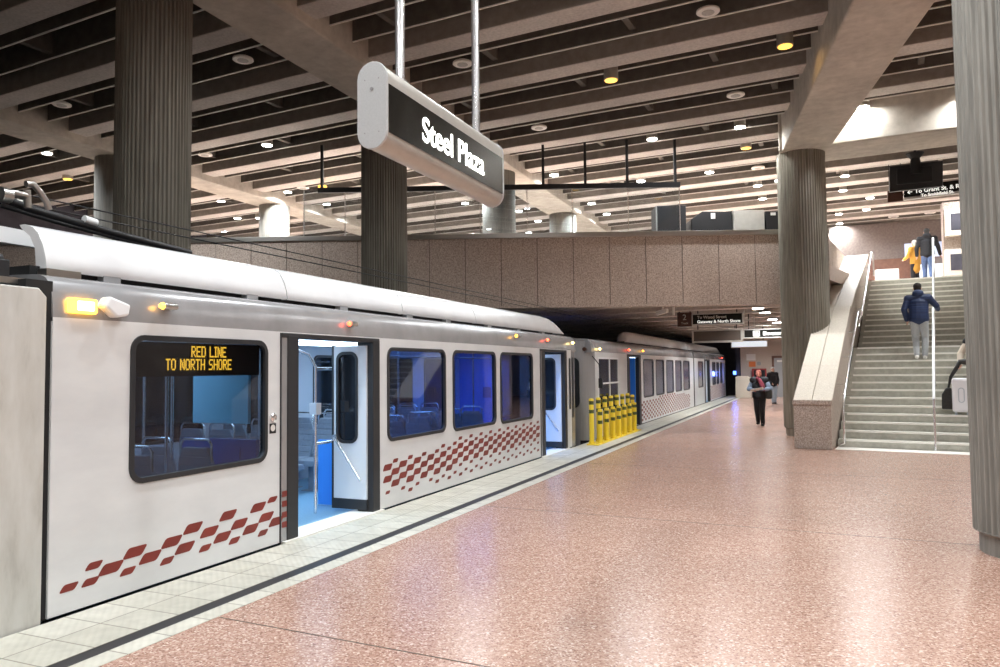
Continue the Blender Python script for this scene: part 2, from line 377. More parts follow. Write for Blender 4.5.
girder('ceiling_girder', (-8.75, -13), (-9.75, 46), (-8.55, 46), (-7.50, -13), 7.70)
girder('ceiling_girder', (-18.4, -13), (-18.4, 46), (-17.32, 46), (-17.32, -13), 7.70)
girder('ceiling_girder', (-.74, 20.5), (-.74+33.5*.166, -13), (.40+33.5*.178, -13), (.40, 20.5))
girder('ceiling_cross_girder', (-.74, 20.0), (14, 20.0-14.7*math.tan(ANG)), (14, 21.6-14.7*math.tan(ANG)), (-.74, 21.62), 7.202)

# columns
def column(name, x, y, z0, z1, r, m, label, n=54, ring=True, smooth=False):
    t = thing(name, (x, y, z0), label, 'column', 'concrete columns of the station')
    pat = (0, 0, -.026, -.026)
    b = MB()
    if smooth: b.smooth = True; b.lathe((x, y, 0), [(r, z0), (r, z1)], 48)
    else:
        fl = lambda k: pat[k % 4]
        b.lathe((x, y, 0), [(r, z0+(.2 if ring else 0)), (r, z1)], n*4, flute=fl)
    under(t, b.build('shaft', m))
    if ring:
        b = MB(); b.smooth = False; b.lathe((x, y, 0), [(r-.05, z0), (r-.05, z0+.17), (r-.005, z0+.2), (r-.005, z0+.21)], 48); under(t, b.build('base_ring', m))
    return t
def onray(x_, X): return px(x_, 300, X).y
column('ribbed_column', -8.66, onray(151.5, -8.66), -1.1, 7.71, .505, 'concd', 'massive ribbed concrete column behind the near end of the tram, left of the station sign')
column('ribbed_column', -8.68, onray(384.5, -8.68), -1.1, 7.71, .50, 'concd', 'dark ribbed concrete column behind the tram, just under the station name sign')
column('ribbed_column', -.24, 20.56, 0, 7.21, .585, 'conc', 'ribbed concrete column beside the foot of the stairs, under the junction of two beams')
column('ribbed_column', 1.87, 8.31, 0, 7.21, .55, 'conc_g', 'closest ribbed grey concrete column, cut by the right edge of the photo')
column('smooth_column', -17.85, onray(114, -17.85), -1.1, 7.71, .53, 'conc_g', 'plain concrete column peeking out left of the massive ribbed column', ring=False, smooth=True)
column('smooth_column', -17.85, onray(274, -17.85), -1.1, 7.71, .53, 'conc_g', 'pale plain column rising behind the panelled mezzanine wall, far left', ring=False, smooth=True)
column('smooth_column', -8.75, onray(500, -8.75), 4.5, 7.71, .50, 'conc_g', 'bluish plain column behind the glass partition, right below the end of the hanging sign', ring=False, smooth=True)
column('smooth_column', -8.9, onray(564, -8.9), 4.5, 7.71, .52, 'conc_g', 'short pale column seen through the middle of the glass partition on the mezzanine', ring=False, smooth=True)

# mezzanine: slab, panelled front wall with steel ledge
WA = Vector((-7.84, 18.4, 0)); WD = (Vector((-.81, 21.2, 0))-WA).normalized(); WN = Vector((WD.y, -WD.x, 0))  # WN faces the camera
def wp(s, z, off=0): p = WA+WD*s+WN*off; return Vector((p.x, p.y, z))
s0, s1 = -18.0, (0.38-WA.x)/WD.x
sd = Vector((math.sin(SA), math.cos(SA), 0)); sr = Vector((math.cos(SA), -math.sin(SA), 0))   # along the stairs, to their right
LF = Vector((.37, 17.72, 0))                                                                    # front left corner of the first riser
corner = wp(s1, 0)
P_end = LF+sd*9.4+sr*(-.1)
a = wp(s0, 0, -.2); c = wp(s1, 0, -.2)
mz = MB(); mz.mi = 0
outer = [(a.x, a.y), (c.x, c.y), (P_end.x, P_end.y), tuple((P_end+sr*4.3)[:2]), tuple((LF+sr*4.2+sd*4.5)[:2]), (14, 20), (14, 47), (-26, 47)]
mz.prism(outer, 4.1, 4.5, lambda u, v, t: (u, v, t)); mz.build('floor_mezzanine', 'mezzfloor', kind='structure')
mj = MB()
for k in range(0, 13):
    v = V0+PER*k+1.2
    u0_ = -25
    u1_ = (-.35-(dv*(v+1.3)-WA).dot(WN))/du.dot(WN) if v < 40 else 14
    u1_ = min(14, u1_, (-1.0-(dv*v-LF).dot(sr))/du.dot(sr)) if v < 29 else 14
    u1_ = min(u1_, (-.35-(dv*(v-.45)-WA).dot(WN))/du.dot(WN)) if v < 29 else 14
    if u1_ > -18: cbox(mj, u0_, u1_, v-.45, v, 3.42, 4.12); cbox(mj, u0_, u1_, v+.6, v+.64, 3.5, 4.12); cbox(mj, u0_, u1_, v+1.2, v+1.24, 3.5, 4.12)
mj.build('ceiling_lower_joists', 'ribc', kind='structure')
m = MB(); m.obox((wp(s0, 0, -.12)+wp(s1, 0, -.12))/2+Vector((0, 0, 4.38)), WD*(s1-s0)/2, WN*.11, (0, 0, .955)); m.build('wall_mezzanine', 'joint', kind='structure')
m = MB()
sj = .08-12*.972
edges = [s0]+[sj+.972*k for k in range(0, 40) if s0 < sj+.972*k < s1]+[s1]
for a_, b_ in zip(edges, edges[1:]):
    m.obox((wp(a_, 0)+wp(b_, 0))/2+Vector((0, 0, 4.36)), WD*((b_-a_)/2-.009), WN*.02, (0, 0, .92))
m.build('wall_panels', 'granite', kind='structure', bevel=.004)
m = MB(); m.obox((wp(s0, 0, -.07)+wp(s1, 0, -.07))/2+Vector((0, 0, 5.345)), WD*(s1-s0)/2, WN*.15, (0, 0, .065)); m.build('trim_3', 'steel', kind='structure', bevel=.01)
m = MB(); m.obox((wp(s0, 0, -.07)+wp(s1, 0, -.07))/2+Vector((0, 0, 3.42)), WD*(s1-s0)/2, WN*.12, (0, 0, .03)); m.build('trim_4', 'granite', kind='structure')
# return wall along the stair opening
p0 = LF+sd*3.9-sr*.82; p1 = LF+sd*9.4-sr*.82
m = MB()
for k in range(5):
    a_ = p0.lerp(p1, k/5+.002); b_ = p0.lerp(p1, (k+1)/5-.002)
    m.obox((a_+b_)/2+Vector((0, 0, 4.42)), (b_-a_)/2, sr*.1, (0, 0, .96))
m.build('wall_return', 'granite', kind='structure')

# far walls
m = MB(); m.box(-4.35, 14, 45.6, 45.9, 0, 4.1); m.build('wall_far', 'wallfar', kind='structure')
m = MB(); m.box(-4.36, -4.1, 45.58, 62, 0, 4.1); m.build('wall_tunnel', 'darkwall', kind='structure')
m = MB(); m.box(-26.2, -26, -12, 62, -1.3, 8.8); m.build('wall_left', 'darkwall', kind='structure')
m = MB(); m.box(-26, -4.3, 62, 62.3, -1.3, 4.5); m.build('wall_tunnel_end', 'darkwall', kind='structure')
m = MB(); m.box(-26, 14, 47, 47.3, 4.1, 8.8); m.build('wall_mezzanine_far', 'wallfar', kind='structure')
m = MB(); m.box(10.5, 10.8, -12, 47, 0, 8.8); m.build('wall_right', 'granite', kind='structure')
m = MB(); m.box(-26, 14, -12.3, -12, -1.3, 8.8); m.build('wall_back', 'granite', kind='structure')
# wall at the head of the stairs with brown panelling and a shop front
m = MB(); m.box(-1.0, 10.5, 36.0, 36.2, 4.5, 6.55); m.box(-6, 10.5, 36.0, 38, 6.55, 7.9); m.build('wall_stairhead', 'bulkbrown', kind='structure')

# ------------------------------------------------------------------ stairs
NS1, NS2, RI, TR = 13, 13, .17, .30
LAND = 1.35
SW = 4.1
def sp(a, b, z): return LF+sd*a+sr*b+Vector((0, 0, z))
st = thing('staircase', LF, 'wide concrete staircase with pale nosings climbing to the mezzanine', 'stairs')
b = MB(); nz = MB()
a_ = 0; z_ = 0
prof = [(0, 0)]
for i in range(NS1+NS2):
    z_ += RI; prof.append((a_, z_))
    if i == NS1-1: a_ += LAND
    elif i < NS1+NS2-1: a_ += TR
    prof.append((a_ if i < NS1+NS2-1 else a_+.6, z_))
    e = prof[-2][0]
    # nosing strip let into the tread edge
    c = sp(e+.016, SW/2, z_-.016)
    nz.obox(c, sr*(SW/2-.10), sd*.028, (0, 0, .021))
prof += [(prof[-1][0], z_-.4), (.6, 0)]
b.prism(prof, 0, SW, lambda u, v, t: tuple(sp(u, t, v)))
under(st, b.build('flight', 'step'), nz.build('nosing_strips', 'nosing'))
b = MB(); b.obox(sp(-.27, SW/2, .003), sr*(SW/2), sd*.26, (0, 0, .005)); under(st, b.build('threshold_strip', 'nosing'))
ATOP = prof[-3][0]-.6
# parapet left: granite block with stone cladding on the sloping top
def ptop(a):          # height of the parapet above the floor at distance a along the stairs
    if a < -.55: return 1.03
    if a < 3.55: return 1.03+(a+.55)*(2.28/4.1)
    if a < 3.75: return 3.31
    if a < 4.6: return 3.31+(a-3.75)*.40
    return min(3.65+(a-4.6)*.36, 5.42)
par = thing('stair_parapet', sp(-.6, -.4, 0), 'stone clad parapet wall on the left of the stairs, starting with a square granite block', 'parapet')
av = [-.62, -.55, 1.5, 3.55, 3.75, 4.6, 6.5, 8.15, 9.4]
b = MB(); b.prism([(-.62, 0)]+[(x, ptop(x)-.05) for x in av]+[(9.4, 0)], -.78, -.04, lambda u, v, t: tuple(sp(u, t, v)))
under(par, b.build('core_wall', 'granite2', bevel=.01))
b = MB(); g = .006
cuts = [-.55, .75, 2.05, 3.55]; cuts2 = [3.75, 5.1, 6.4, 7.3, 8.15]; cuts3 = [8.15, 9.4]
for cs in (cuts, cuts2, cuts3):
    for a0, a1 in zip(cs, cs[1:]):
        for t0, t1 in ((-.80, -.42), (-.42, -.02)):
            z0, z1 = ptop(a0+.001), ptop(a1-.001)
            b.prism([(a0+g, z0-.06), (a1-g, z1-.06), (a1-g, z1), (a0+g, z0)], t0+g, t1-g, lambda u, v, t: tuple(sp(u, t, v)))
under(par, b.build('top_cladding', 'stone', bevel=.004))
b = MB(); b.prism([(-.66, .93), (-.5, .93), (-.5, 1.03), (-.66, 1.03)], -.8, -.02, lambda u, v, t: tuple(sp(u, t, v))); under(par, b.build('block_cap', 'granite2', bevel=.01))
# right parapet (mostly hidden behind the close column)
b = MB(); b.prism([(-.6, 0)]+[(x, ptop(x)-.05) for x in av]+[(9.4, 0)], SW+.02, SW+.75, lambda u, v, t: tuple(sp(u, t, v)))
b.build('stair_parapet', 'granite2', label='granite parapet on the right of the stairs, almost hidden behind the close column', cat='parapet', bevel=.01)
# handrails
def rl(a): # nosing line height
    return max(0, (a+TR)*RI/TR) if a < (NS1-1)*TR else (NS1*RI if a < (NS1-1)*TR+LAND-TR else NS1*RI+(a-((NS1-1)*TR+LAND-TR))*RI/TR)
hr = thing('handrail', sp(.05, .12, 0), 'steel handrail fixed to the parapet along the left side of the stairs', 'handrail', 'stair handrails')
b = MB(); o_ = .14
b.tube([sp(-.02, o_-.1, .05), sp(-.08, o_, .10), sp(-.12, o_, .35), sp(-.1, o_, .80), sp(0, o_, 1.0), sp(.15, o_, 1.12), sp(3.6, o_, rl(3.6)+.92)], .024, 10)
b.tube([sp(3.45, o_+.02, rl(3.45)+.62), sp(3.6, o_+.02, rl(3.6)+.60)], .02, 8)
under(hr, b.build('lower_rail', 'chrome'))
b = MB(); A2 = (NS1-1)*TR+LAND-TR
b.tube([sp(3.9, o_, 2.95), sp(4.1, o_, 3.0), sp(A2, o_, rl(A2)+.92), sp(ATOP, o_, rl(ATOP)+.92), sp(ATOP+.35, o_, rl(ATOP)+.92), sp(ATOP+.45, o_, rl(ATOP)+.8), sp(ATOP+.45, o_, rl(ATOP)+.2)], .024, 10)
under(hr, b.build('upper_rail', 'chrome'))
for a in (.6, 1.7, 2.8, A2+.5, A2+1.8, A2+3.0):
    b = MB(); b.tube([sp(a, -.04, rl(a)+.82), sp(a, o_-.02, rl(a)+.84), sp(a, o_, rl(a)+.9)], .012, 6); under(hr, b.build('bracket', 'chrome'))
MR = 1.82
hr = thing('handrail', sp(0, MR, 0), 'white centre handrail running up the middle of the stairs', 'handrail', 'stair handrails')
b = MB()
b.tube([sp(-.02, MR, .9), sp(.05, MR, 1.05), sp(.2, MR, rl(.2)+.9), sp(3.6, MR, rl(3.6)+.92), sp(A2, MR, rl(A2)+.92), sp(ATOP-.2, MR, rl(ATOP-.2)+.92), sp(ATOP, MR, rl(ATOP)+1.2)], .028, 10)
b.tube([sp(3.6, MR+.0, rl(3.6)+.90), sp(A2, MR, rl(A2)+.90)], .03, 8)
under(hr, b.build('rail', 'whitepaint'))
for a in (-.02, 2.1, A2-.1, A2+2.1, ATOP+.05):
    z0 = 0 if a < 0 else rl(a)-.12
    b = MB(); b.tube([sp(a, MR, z0), sp(a, MR, max(rl(a)+.9, .92))], .024, 10); b.lathe(sp(a, MR, z0 if a < 0 else z0+.02), [(.05, 0), (.05, .015)], 12)
    under(hr, b.build('post', 'chrome'))

# ------------------------------------------------------------------ tram
import itertools
def car_side(name, y0, y1, holes, parent, matn='bodywhite', z0=.02, z1=2.16, x=XT):
    b = MB(); b.holed([(y0, z0), (y1, z0), (y1, z1), (y0, z1)], holes, x-.07, x)
    return under(parent, b.build(name, matn))
def loft(b, prof, ys):
    """prof(y)->list of (x,z)"""
    rows = [[(x, y, z) for x, z in prof(y)] for y in ys]; n = len(rows[0])
    sm = b.smooth; b.smooth = True
    b.add([p for r in rows for p in r], [(i*n+k, i*n+k+1, (i+1)*n+k+1, (i+1)*n+k) for i in range(len(rows)-1) for k in range(n-1)])
    b.smooth = sm
    for r in (rows[0], rows[-1]): b.add(r, [list(range(n))])
def window(parent, y0, y1, z0, z1, glass, r=.13, x=XT, frame='rubber', fr=.045, bars=None):
    b = MB(); b.holed(rrect(y0, y1, z0, z1, r), [rrect(y0+fr, y1-fr, z0+fr, z1-fr, max(r-fr, .02))], x-.05, x+.014)
    if bars:
        for by in bars[0]: b.box(x-.03, x+.012, by-.018, by+.018, z0+.03, z1-.03)
        for bz in bars[1]: b.box(x-.03, x+.012, y0+.03, y1-.03, bz-.022, bz+.022)
    f_ = under(parent, b.build('window', frame, bevel=.004))
    b = MB(); b.prism(rrect(y0+fr-.01, y1-fr+.01, z0+fr-.01, z1-fr+.01, max(r-fr, .02)), x-.022, x-.014)
    p_ = b.build('pane', glass); sub(f_, p_)
    return f_
def signal(parent, y, z, m_, kind='round'):
    b = MB()
    b.tube([(XT-.02, y, z), (XT+.06, y, z)], .035, 12); b.tube([(XT+.045, y-.07, z), (XT+.045, y+.07, z)], .028, 12)
    f_ = under(parent, b.build('marker_lamp', 'steel'))
    b = MB(); b.tube([(XT+.045, y-.1, z), (XT+.045, y-.07, z)], [.018, .03], 12); sub(f_, b.build('lens', m_)); return f_

XC = -6.42
BAND = [(XT, 2.13), (XT-.004, 2.25), (XT-.018, 2.34), (XT-.045, 2.41), (XT-.09, 2.455), (XT-.16, 2.48), (XT-.4, 2.49), (XC, 2.5)]
FAIR = [(-5.30, 2.53), (-5.285, 2.545), (-5.30, 2.63), (-5.335, 2.73), (-5.39, 2.82), (-5.45, 2.865), (-5.54, 2.895), (-5.60, 2.895), (-5.57, 2.86), (-5.48, 2.80), (-5.42, 2.70), (-5.40, 2.53)]
MIR = lambda p: [(2*XC-x, z) for x, z in reversed(p)]

def seat(parent, x, y, face=1, cushion=True, wid=.44):
    """one seat, facing +y when face=1; shell, cushion and grab handle"""
    z = .02
    b = MB(); n = 7; rows = []
    for i in range(n+1):
        t = i/n; zz = z+.42+t*.60; yy = y-face*(.20+.10*t+.03*math.sin(t*3)); hw = wid/2*(1 if t < .6 else 1-.35*((t-.6)/.4)**2)
        rows.append((zz, yy, hw))
    for (za, ya, wa), (zb, yb, wb) in zip(rows, rows[1:]):
        b.add([(x-wa, ya, za), (x+wa, ya, za), (x+wb, yb, zb), (x-wb, yb, zb), (x-wa, ya-face*.05, za), (x+wa, ya-face*.05, za), (x+wb, yb-face*.05, zb), (x-wb, yb-face*.05, zb)],
              [(0, 1, 2, 3), (7, 6, 5, 4), (0, 3, 7, 4), (1, 5, 6, 2), (3, 2, 6, 7), (0, 4, 5, 1)])
    b.box(x-wid/2, x+wid/2, y-.25, y+.25, z+.36, z+.44)
    b.box(x-.05, x+.05, y-.1, y+.1, z-.02, z+.38); b.box(x-.14, x+.14, y-.16, y+.16, z-.02, z+.0)
    s_ = under(parent, b.build('seat', 'seat', bevel=.02))
    tb, ty = rows[-1][0], rows[-1][1]-face*.025
    h = MB(); h.tube([(x-wid/2+.03, ty, tb-.16), (x-wid/2+.03, ty, tb+.03), (x-wid/2+.07, ty, tb+.075), (x+wid/2-.07, ty, tb+.075), (x+wid/2-.03, ty, tb+.03), (x+wid/2-.03, ty, tb-.16)], .014, 8)
    sub(s_, h.build('grab_handle', 'chrome'))
    return s_

# ---- near car
near = thing('tram_car', (XC, 10, -1.1), 'white and silver tram car nearest the camera, reading RED LINE TO NORTH SHORE, doors open', 'tram')
Y0, Y1 = 3.67, 16.30
D1 = (6.16, 8.02); D2 = (13.93, 15.62)
W = [(4.33, 5.95, .86, 2.06), (8.20, 9.83, .84, 2.05), (10.06, 11.70, .82, 2.05), (11.89, 13.50, .80, 2.05)]
holes = [rrect(a, b_, c, d, .13) for a, b_, c, d in W]+[[(D[0], .015), (D[1], .015), (D[1], 2.135), (D[0], 2.135)] for D in (D1, D2)]
car_side('side_panel', Y0, 15.95, holes, near)
b = MB(); b.prism([(15.95, -.02), (16.30, -.02), (16.30, 2.16), (15.95, 2.16)], XT-.07, XT, lambda u, v, t: (t-(.03 if u > 16 else 0), u, v)); under(near, b.build('cab_corner_panel', 'silver'))
b = MB(); b.prism(rrect(15.78, 15.90, .85, 1.98, .04), XT-.01, XT+.008); b.prism(rrect(16.02, 16.12, .65, 2.0, .04), XT-.03, XT+.004); under(near, b.build('cab_side_trim', 'rubber'))
b = MB(); b.box(XT-.3, XT-.02, -2.5, Y1, -.9, .01); under(near, b.build('skirt', 'black'))
# far side and cab end, floor, ceiling
b = MB(); b.holed([(Y0, -.02), (Y1, -.02), (Y1, 2.16), (Y0, 2.16)], [rrect(a, a+1.45, .85, 2.02, .13) for a in (4.4, 6.35, 8.3, 10.2, 12.05, 14.0)], 2*XC-XT, 2*XC-XT+.07)
under(near, b.build('far_side_panel', 'cargrey'))
for a in (4.4, 6.35, 8.3, 10.2, 12.05, 14.0):
    b = MB(); b.holed(rrect(a, a+1.45, .85, 2.02, .13), [rrect(a+.04, a+1.41, .89, 1.98, .1)], 2*XC-XT+.04, 2*XC-XT+.09)
    f_ = under(near, b.build('window', 'rubber')); b = MB(); b.prism(rrect(a+.03, a+1.42, .88, 1.99, .1), 2*XC-XT+.05, 2*XC-XT+.06); sub(f_, b.build('pane', 'farglass'))
b = MB(); b.box(2*XC-XT, XT-.02, Y0-.1, Y1-.3, -.06, .012); under(near, b.build('floor_covering', 'carfloor'))
b = MB(); b.box(2*XC-XT, XT-.06, Y0, Y1-.05, 2.17, 2.24); under(near, b.build('interior_ceiling', 'carwhite'))
b = MB()
b.box(2*XC-XT+.05, XT-.1, 16.2, 16.28, -.5, 2.4); under(near, b.build('cab_end_wall', 'grey'))
b = MB(); b.box(2*XC-XT+.05, XT-.1, Y0-.06, Y0, 0, 2.3); under(near, b.build('articulation_wall', 'cargrey'))
# roof
b = MB(); loft(b, lambda y: BAND+MIR(BAND)[1:], [Y0, 6, 9, 12, 15, 15.9, Y1]); under(near, b.build('silver_roof_band', 'silver'))
fs = [3.78, px(279, 272, -5.4).y, px(396, 294, -5.4).y, px(470, 304, -5.4).y, 16.2]
for i in range(4):
    b = MB(); a0, a1 = fs[i]+(.008 if i else 0), fs[i+1]-(.008 if i < 3 else 0)
    ys = [a0, a1] if i < 3 else [a0, a1-.9, a1-.6, a1-.4, a1-.2, a1-.08, a1-.02, a1]
    def pf(y, i=i, a1=a1):
        k = 1.0
        if i == 3 and y > a1-.9: t = (y-(a1-.9))/.9; k = math.sqrt(max(0, 1-t*t))*.97+.03
        full = FAIR
        return [(x, 2.53+(z-2.53)*k) for x, z in full]
    loft(b, pf, ys); under(near, b.build('roof_fairing', 'roofwhite'))
b = MB(); b.box(-7.35, -5.36, 3.7, 15.6, 2.44, 2.56)
under(near, b.build('roof_gap', 'black'))
for yb in (4.35, 6.0, 7.6, 9.2, 10.4, 12.0, 13.4, 14.8):
    b = MB(); b.box(-5.37, -5.29, yb-.08, yb+.08, 2.45, 2.56); under(near, b.build('fairing_bracket', 'grey'))
# windows of the platform side
gl = ['glass', 'glassblue', 'glassblue', 'glassdark']
wins = [window(near, *w_, g_) for w_, g_ in zip(W, gl)]
# destination display behind the first window
b = MB(); b.box(XT-.16, XT-.05, 4.39, 5.89, px(200, 376, XT-.05).z, 2.01); ds = under(near, b.build('destination_display', 'black'))
G5 = {'R': '11110100011000111110101001001010001', 'E': '11111100001000011110100001000011111', 'D': '11110100011000110001100011000111110', 'L': '10000100001000010000100001000011111',
      'I': '11100010000100001000010000100011100', 'N': '10001110011010110101101011001110001', 'T': '11111001000010000100001000010000100', 'O': '01110100011000110001100011000101110',
      'H': '10001100011000111111100011000110001', 'S': '01111100001000001110000010000111110'}
def led(b, txt, yc, zt, cell, cy):
    wd = sum(4 if c in ' I' else 6 for c in txt)*cy; y = yc-wd/2
    for c in txt:
        if c in G5:
            for i, q in enumerate(G5[c]):
                if q == '1':
                    r_, k_ = divmod(i, 5); b.box(XT-.05, XT-.046, y+k_*cy, y+k_*cy+cy*.98, zt-(r_+1)*cell, zt-r_*cell-cell*.04)
        y += (4 if c in ' I' else 6)*cy
b = MB(); qa, qb = px(210, 346.5, XT-.046), px(201, 359, XT-.046); led(b, 'RED LINE', qa.y, qa.z, .0142, .0098); led(b, 'TO NORTH SHORE', qb.y, qb.z, .0142, .0098); sub(ds, b.build('led_text', 'led'))
# door surrounds, leaves, sills
def doorway(D, parent):
    y0, y1 = D
    f_ = MB()
    f_.box(XT-.22, XT+.012, y0+.09, y0+.27, .02, 2.13); f_.box(XT-.22, XT+.012, y1-.16, y1, .02, 2.13); f_.box(XT-.2, XT+.010, y0, y1, 2.10, 2.15)
    f_.box(XT-.05, XT+.012, y0-.02, y0, 0, 2.15)
    f_ = under(parent, f_.build('door_frame', 'rubber', bevel=.01))
    b = MB(); b.box(XT-.02, XT+.002, y0, y0+.10, .02, 2.11); sub(f_, b.build('jamb_strip', 'silver'))
    b = MB(); b.box(XT-.3, XE+.02, y0+.02, y1+.05, -.04, .022); sub(f_, b.build('door_sill', 'nosing'))
    # folded leaf standing inside the doorway, hinged at the far jamb
    yy = y1-.17
    b = MB(); xa, xb = XT-.56, XT-.07
    b.holed([(xa, .06), (xb, .06), (xb, 2.06), (xa, 2.06)], [rrect(xa+.06, xb-.13, .86, 1.98, .1)], yy-.02, yy+.02, lambda u, v, t: (u, t, v))
    lf = under(parent, b.build('door_leaf', 'carwhite'))
    b = MB(); b.holed(rrect(xa+.05, xb-.12, .85, 1.99, .11), [rrect(xa+.085, xb-.155, .885, 1.955, .08)], yy-.03, yy+.03, lambda u, v, t: (u, t, v)); sub(lf, b.build('leaf_gasket', 'rubber'))
    b = MB(); b.prism(rrect(xa+.07, xb-.14, .87, 1.97, .09), yy-.006, yy+.006, lambda u, v, t: (u, t, v)); sub(lf, b.build('leaf_pane', 'farglass'))
    b = MB(); b.box(xa-.012, xb+.01, yy-.03, yy+.03, .045, .17); b.box(xa-.015, xa+.012, yy-.025, yy+.025, .1, 2.07); sub(lf, b.build('rubber_edge', 'rubber'))
    b = MB(); b.tube([(xa+.04, yy-.05, .92), (xb-.06, yy-.05, .40)], .014, 8); b.lathe((xa+.04, yy-.06, .92), [(.04, 0), (.04, .04)], 12, 'y'); sub(lf, b.build('push_bar', 'chrome'))
    b = MB(); xc = XT-.10; yq = y0+.31
    b.box(xc-.45, xc, yq-.02, yq+.02, .06, 2.06); under(parent, b.build('door_leaf', 'carwhite'))
doorway(D1, near); doorway(D2, near)
# red chequers: exact cells along the first bay, lattice along the second
b = MB()
def cell(y, z, wy, h, sl=.035):
    pts = rrect(y-wy/2, y+wy/2, z-h/2, z+h/2, min(.02, h*.3), 3)
    b.prism([(u+(v-z)*sl/h*1.2, v) for u, v in pts], XT, XT+.0025)
A = [(3.832, .197, 0), (4.005, .193, 0), (4.034, .306, 0), (4.182, .251, 1), (4.335, .188, 0), (4.401, .325, 1), (4.55, .249, 1), (4.722, .178, 0), (4.77, .325, 1), (4.912, .244, 1), (5.002, .394, 1), (5.144, .190, 0),
     (5.193, .323, 1), (5.352, .243, 1), (5.423, .427, 1), (5.506, .179, 0), (5.57, .321, 1), (5.722, .242, 1), (5.826, .431, 1), (5.895, .171, 0), (5.941, .316, 1), (6.032, .472, 0), (6.09, .245, 1)]
for y, z, k in A: cell(y, z, .182 if k else .122, .080 if k else .054, .05 if k else .035)
rowz = {0: .155, 1: .205, 2: .30, 3: .373, 4: .448, 5: .52, 6: .585, 7: .64, 8: .70}
for r_, z in rowz.items():
    for j in range(-1, 34):
        f0 = (13.4-8.2)/5.2
        y = 8.02+.191*j
        if y > 13.9 or y < 8.05: continue
        if (j+r_) % 2: continue
        t = (y-8.0)/5.9
        up_lim = .60+.13*min(1, t*1.5); 
        if r_ == 8 and (t < .38): continue
        if r_ == 7 and (t < .25 and j % 4): continue
        size = 1.0
        if r_ == 0: size = .55 if j % 4 == 0 or t > .3 else 0
        elif r_ == 1: size = .5
        elif r_ == 2: size = 1.0 if t < .38 else .55
        elif r_ == 6: size = .62 if t < .35 else 1.0
        elif r_ >= 7: size = .6
        if r_ == 3 and t > .75: size = .75
        if size: cell(y, z+.012*t, .19*size, .080*size, .04*size)
for z in (.16, .26, .37, .47): b.prism(rrect(6.175, 6.25, z, z+.06, .01, 2), XT+.002, XT+.0045)
under(near, b.build('red_chequer_decal', 'red'))
# little fittings on the silver band and side
b = MB(); pa = px(66, 306, XT+.02); ta, tb = px(67, 312.5, XT), px(95, 300, XT); b.prism(rrect(ta.y, tb.y, ta.z, tb.z, .015), XT-.03, XT+.03); tl = under(near, b.build('turn_signal', 'amber', bevel=.006))
b = MB(); b.prism(rrect(ta.y+.06, tb.y-.03, ta.z+.02, tb.z-.02, .01), XT+.031, XT+.036); sub(tl, b.build('bulb_glow', 'amberhot'))
b = MB(); b.prism([(px(x_, y_, XT+.04).y, px(x_, y_, XT+.04).z) for x_, y_ in ((101, 306), (107, 296), (128, 305), (126, 316), (114, 318))], XT-.03, XT+.08); under(near, b.build('side_camera', 'whitepaint', bevel=.02))
q = px(170, 306.5, XT+.05); signal(near, q.y, q.z, 'amber')
for (x_, y_), m_ in {(352, 324): 'redlens', (548, 340): 'redlens', (517, 336): 'amber', (573, 343): 'amberhot'}.items():
    q = px(x_, y_, XT+.03); signal(near, q.y, q.z, m_)
q0 = px(273, 418, XT)
b = MB(); b.lathe((XT, 6.03, 1.29), [(.045, 0), (.045, .018), (.02, .03)], 16, 'x'); bt = under(near, b.build('door_button', 'chrome'))
b = MB(); b.box(XT, XT+.003, 5.985, 6.08, 1.13, 1.23); under(near, b.build('button_notice', 'black'))
b = MB(); b.lathe((XT+.003, 6.032, 1.185), [(.034, 0), (.034, .002)], 16, 'x'); sub(bt, b.build('notice_disc', 'paper'))
# interior fittings: lamps, poles, partitions, seats
for x_ in (XC-.45, XC+.55):
    b = MB(); b.box(x_-.07, x_+.07, Y0+.3, Y1-1.0, 2.13, 2.165); under(near, b.build('ceiling_light_strip', 'carlight'))
for y_ in (5.3, 7.2, 9.3, 11.4, 13.4, 15.0):
    l_ = lamp((XC+.1, y_, 2.08), (13 if y_ > 6 else 16) if y_ < 13 else 24, .9, (.50, .74, 1.0) if y_ < 13 else (.10, .34, 1.0), parent=near, spread=170)
for sx, sy in ((-5.45, 5.42), (-5.95, 5.42), (-5.45, 6.1), (-5.95, 6.1), (-6.9, 5.4), (-7.4, 5.4)): seat(near, sx, sy-.35, 1)
for sy in (4.1, 4.85, 7.55, 8.3): 
    seat(near, XC-.9, sy, 1 if sy > 6 else -1); seat(near, XC-.42, sy, 1 if sy > 6 else -1)
for sy in (8.75, 9.5, 10.35, 11.2, 12.0):
    seat(near, XC+.92, sy, -1 if sy < 10 else 1); 
for sy in (9.1, 9.9, 10.7, 11.5, 12.3): seat(near, XC-.9, sy, -1); seat(near, XC-.42, sy, -1)
b = MB(); b.box(-6.25, XT-.2, 6.02, 6.07, 0, 1.06); p_ = under(near, b.build('partition', 'navy'))
b = MB(); b.box(-6.05, XT-.4, 6.005, 6.015, 0.5, .98); sub(p_, b.build('notice_panel', 'navy'))
b = MB(); b.box(px(197, 400, -6.1).x, -5.36, 6.02, 6.06, 1.22, 1.90); under(near, b.build('windscreen', 'cyanpanel'))
b = MB(); b.box(XT-.95, XT-.62, 8.05, 8.09, .03, .86); under(near, b.build('partition', 'carblue'))
b = MB(); b.box(2*XC-XT+.08, -6.45, 15.7, 15.76, .02, 2.16); bk = under(near, b.build('cab_bulkhead', 'carblue'))
b = MB(); b.box(-7.1, -6.9, 15.67, 15.7, 1.1, 1.35); sub(bk, b.build('bulkhead_box', 'navy'))
b = MB(); b.box(-6.45, -5.25, 15.7, 15.74, .02, 2.16); under(near, b.build('cab_door', 'dark'))
def grab(pts, r=.019): b = MB(); b.tube(pts, r, 10); return under(near, b.build('grab_pole', 'chrome'))
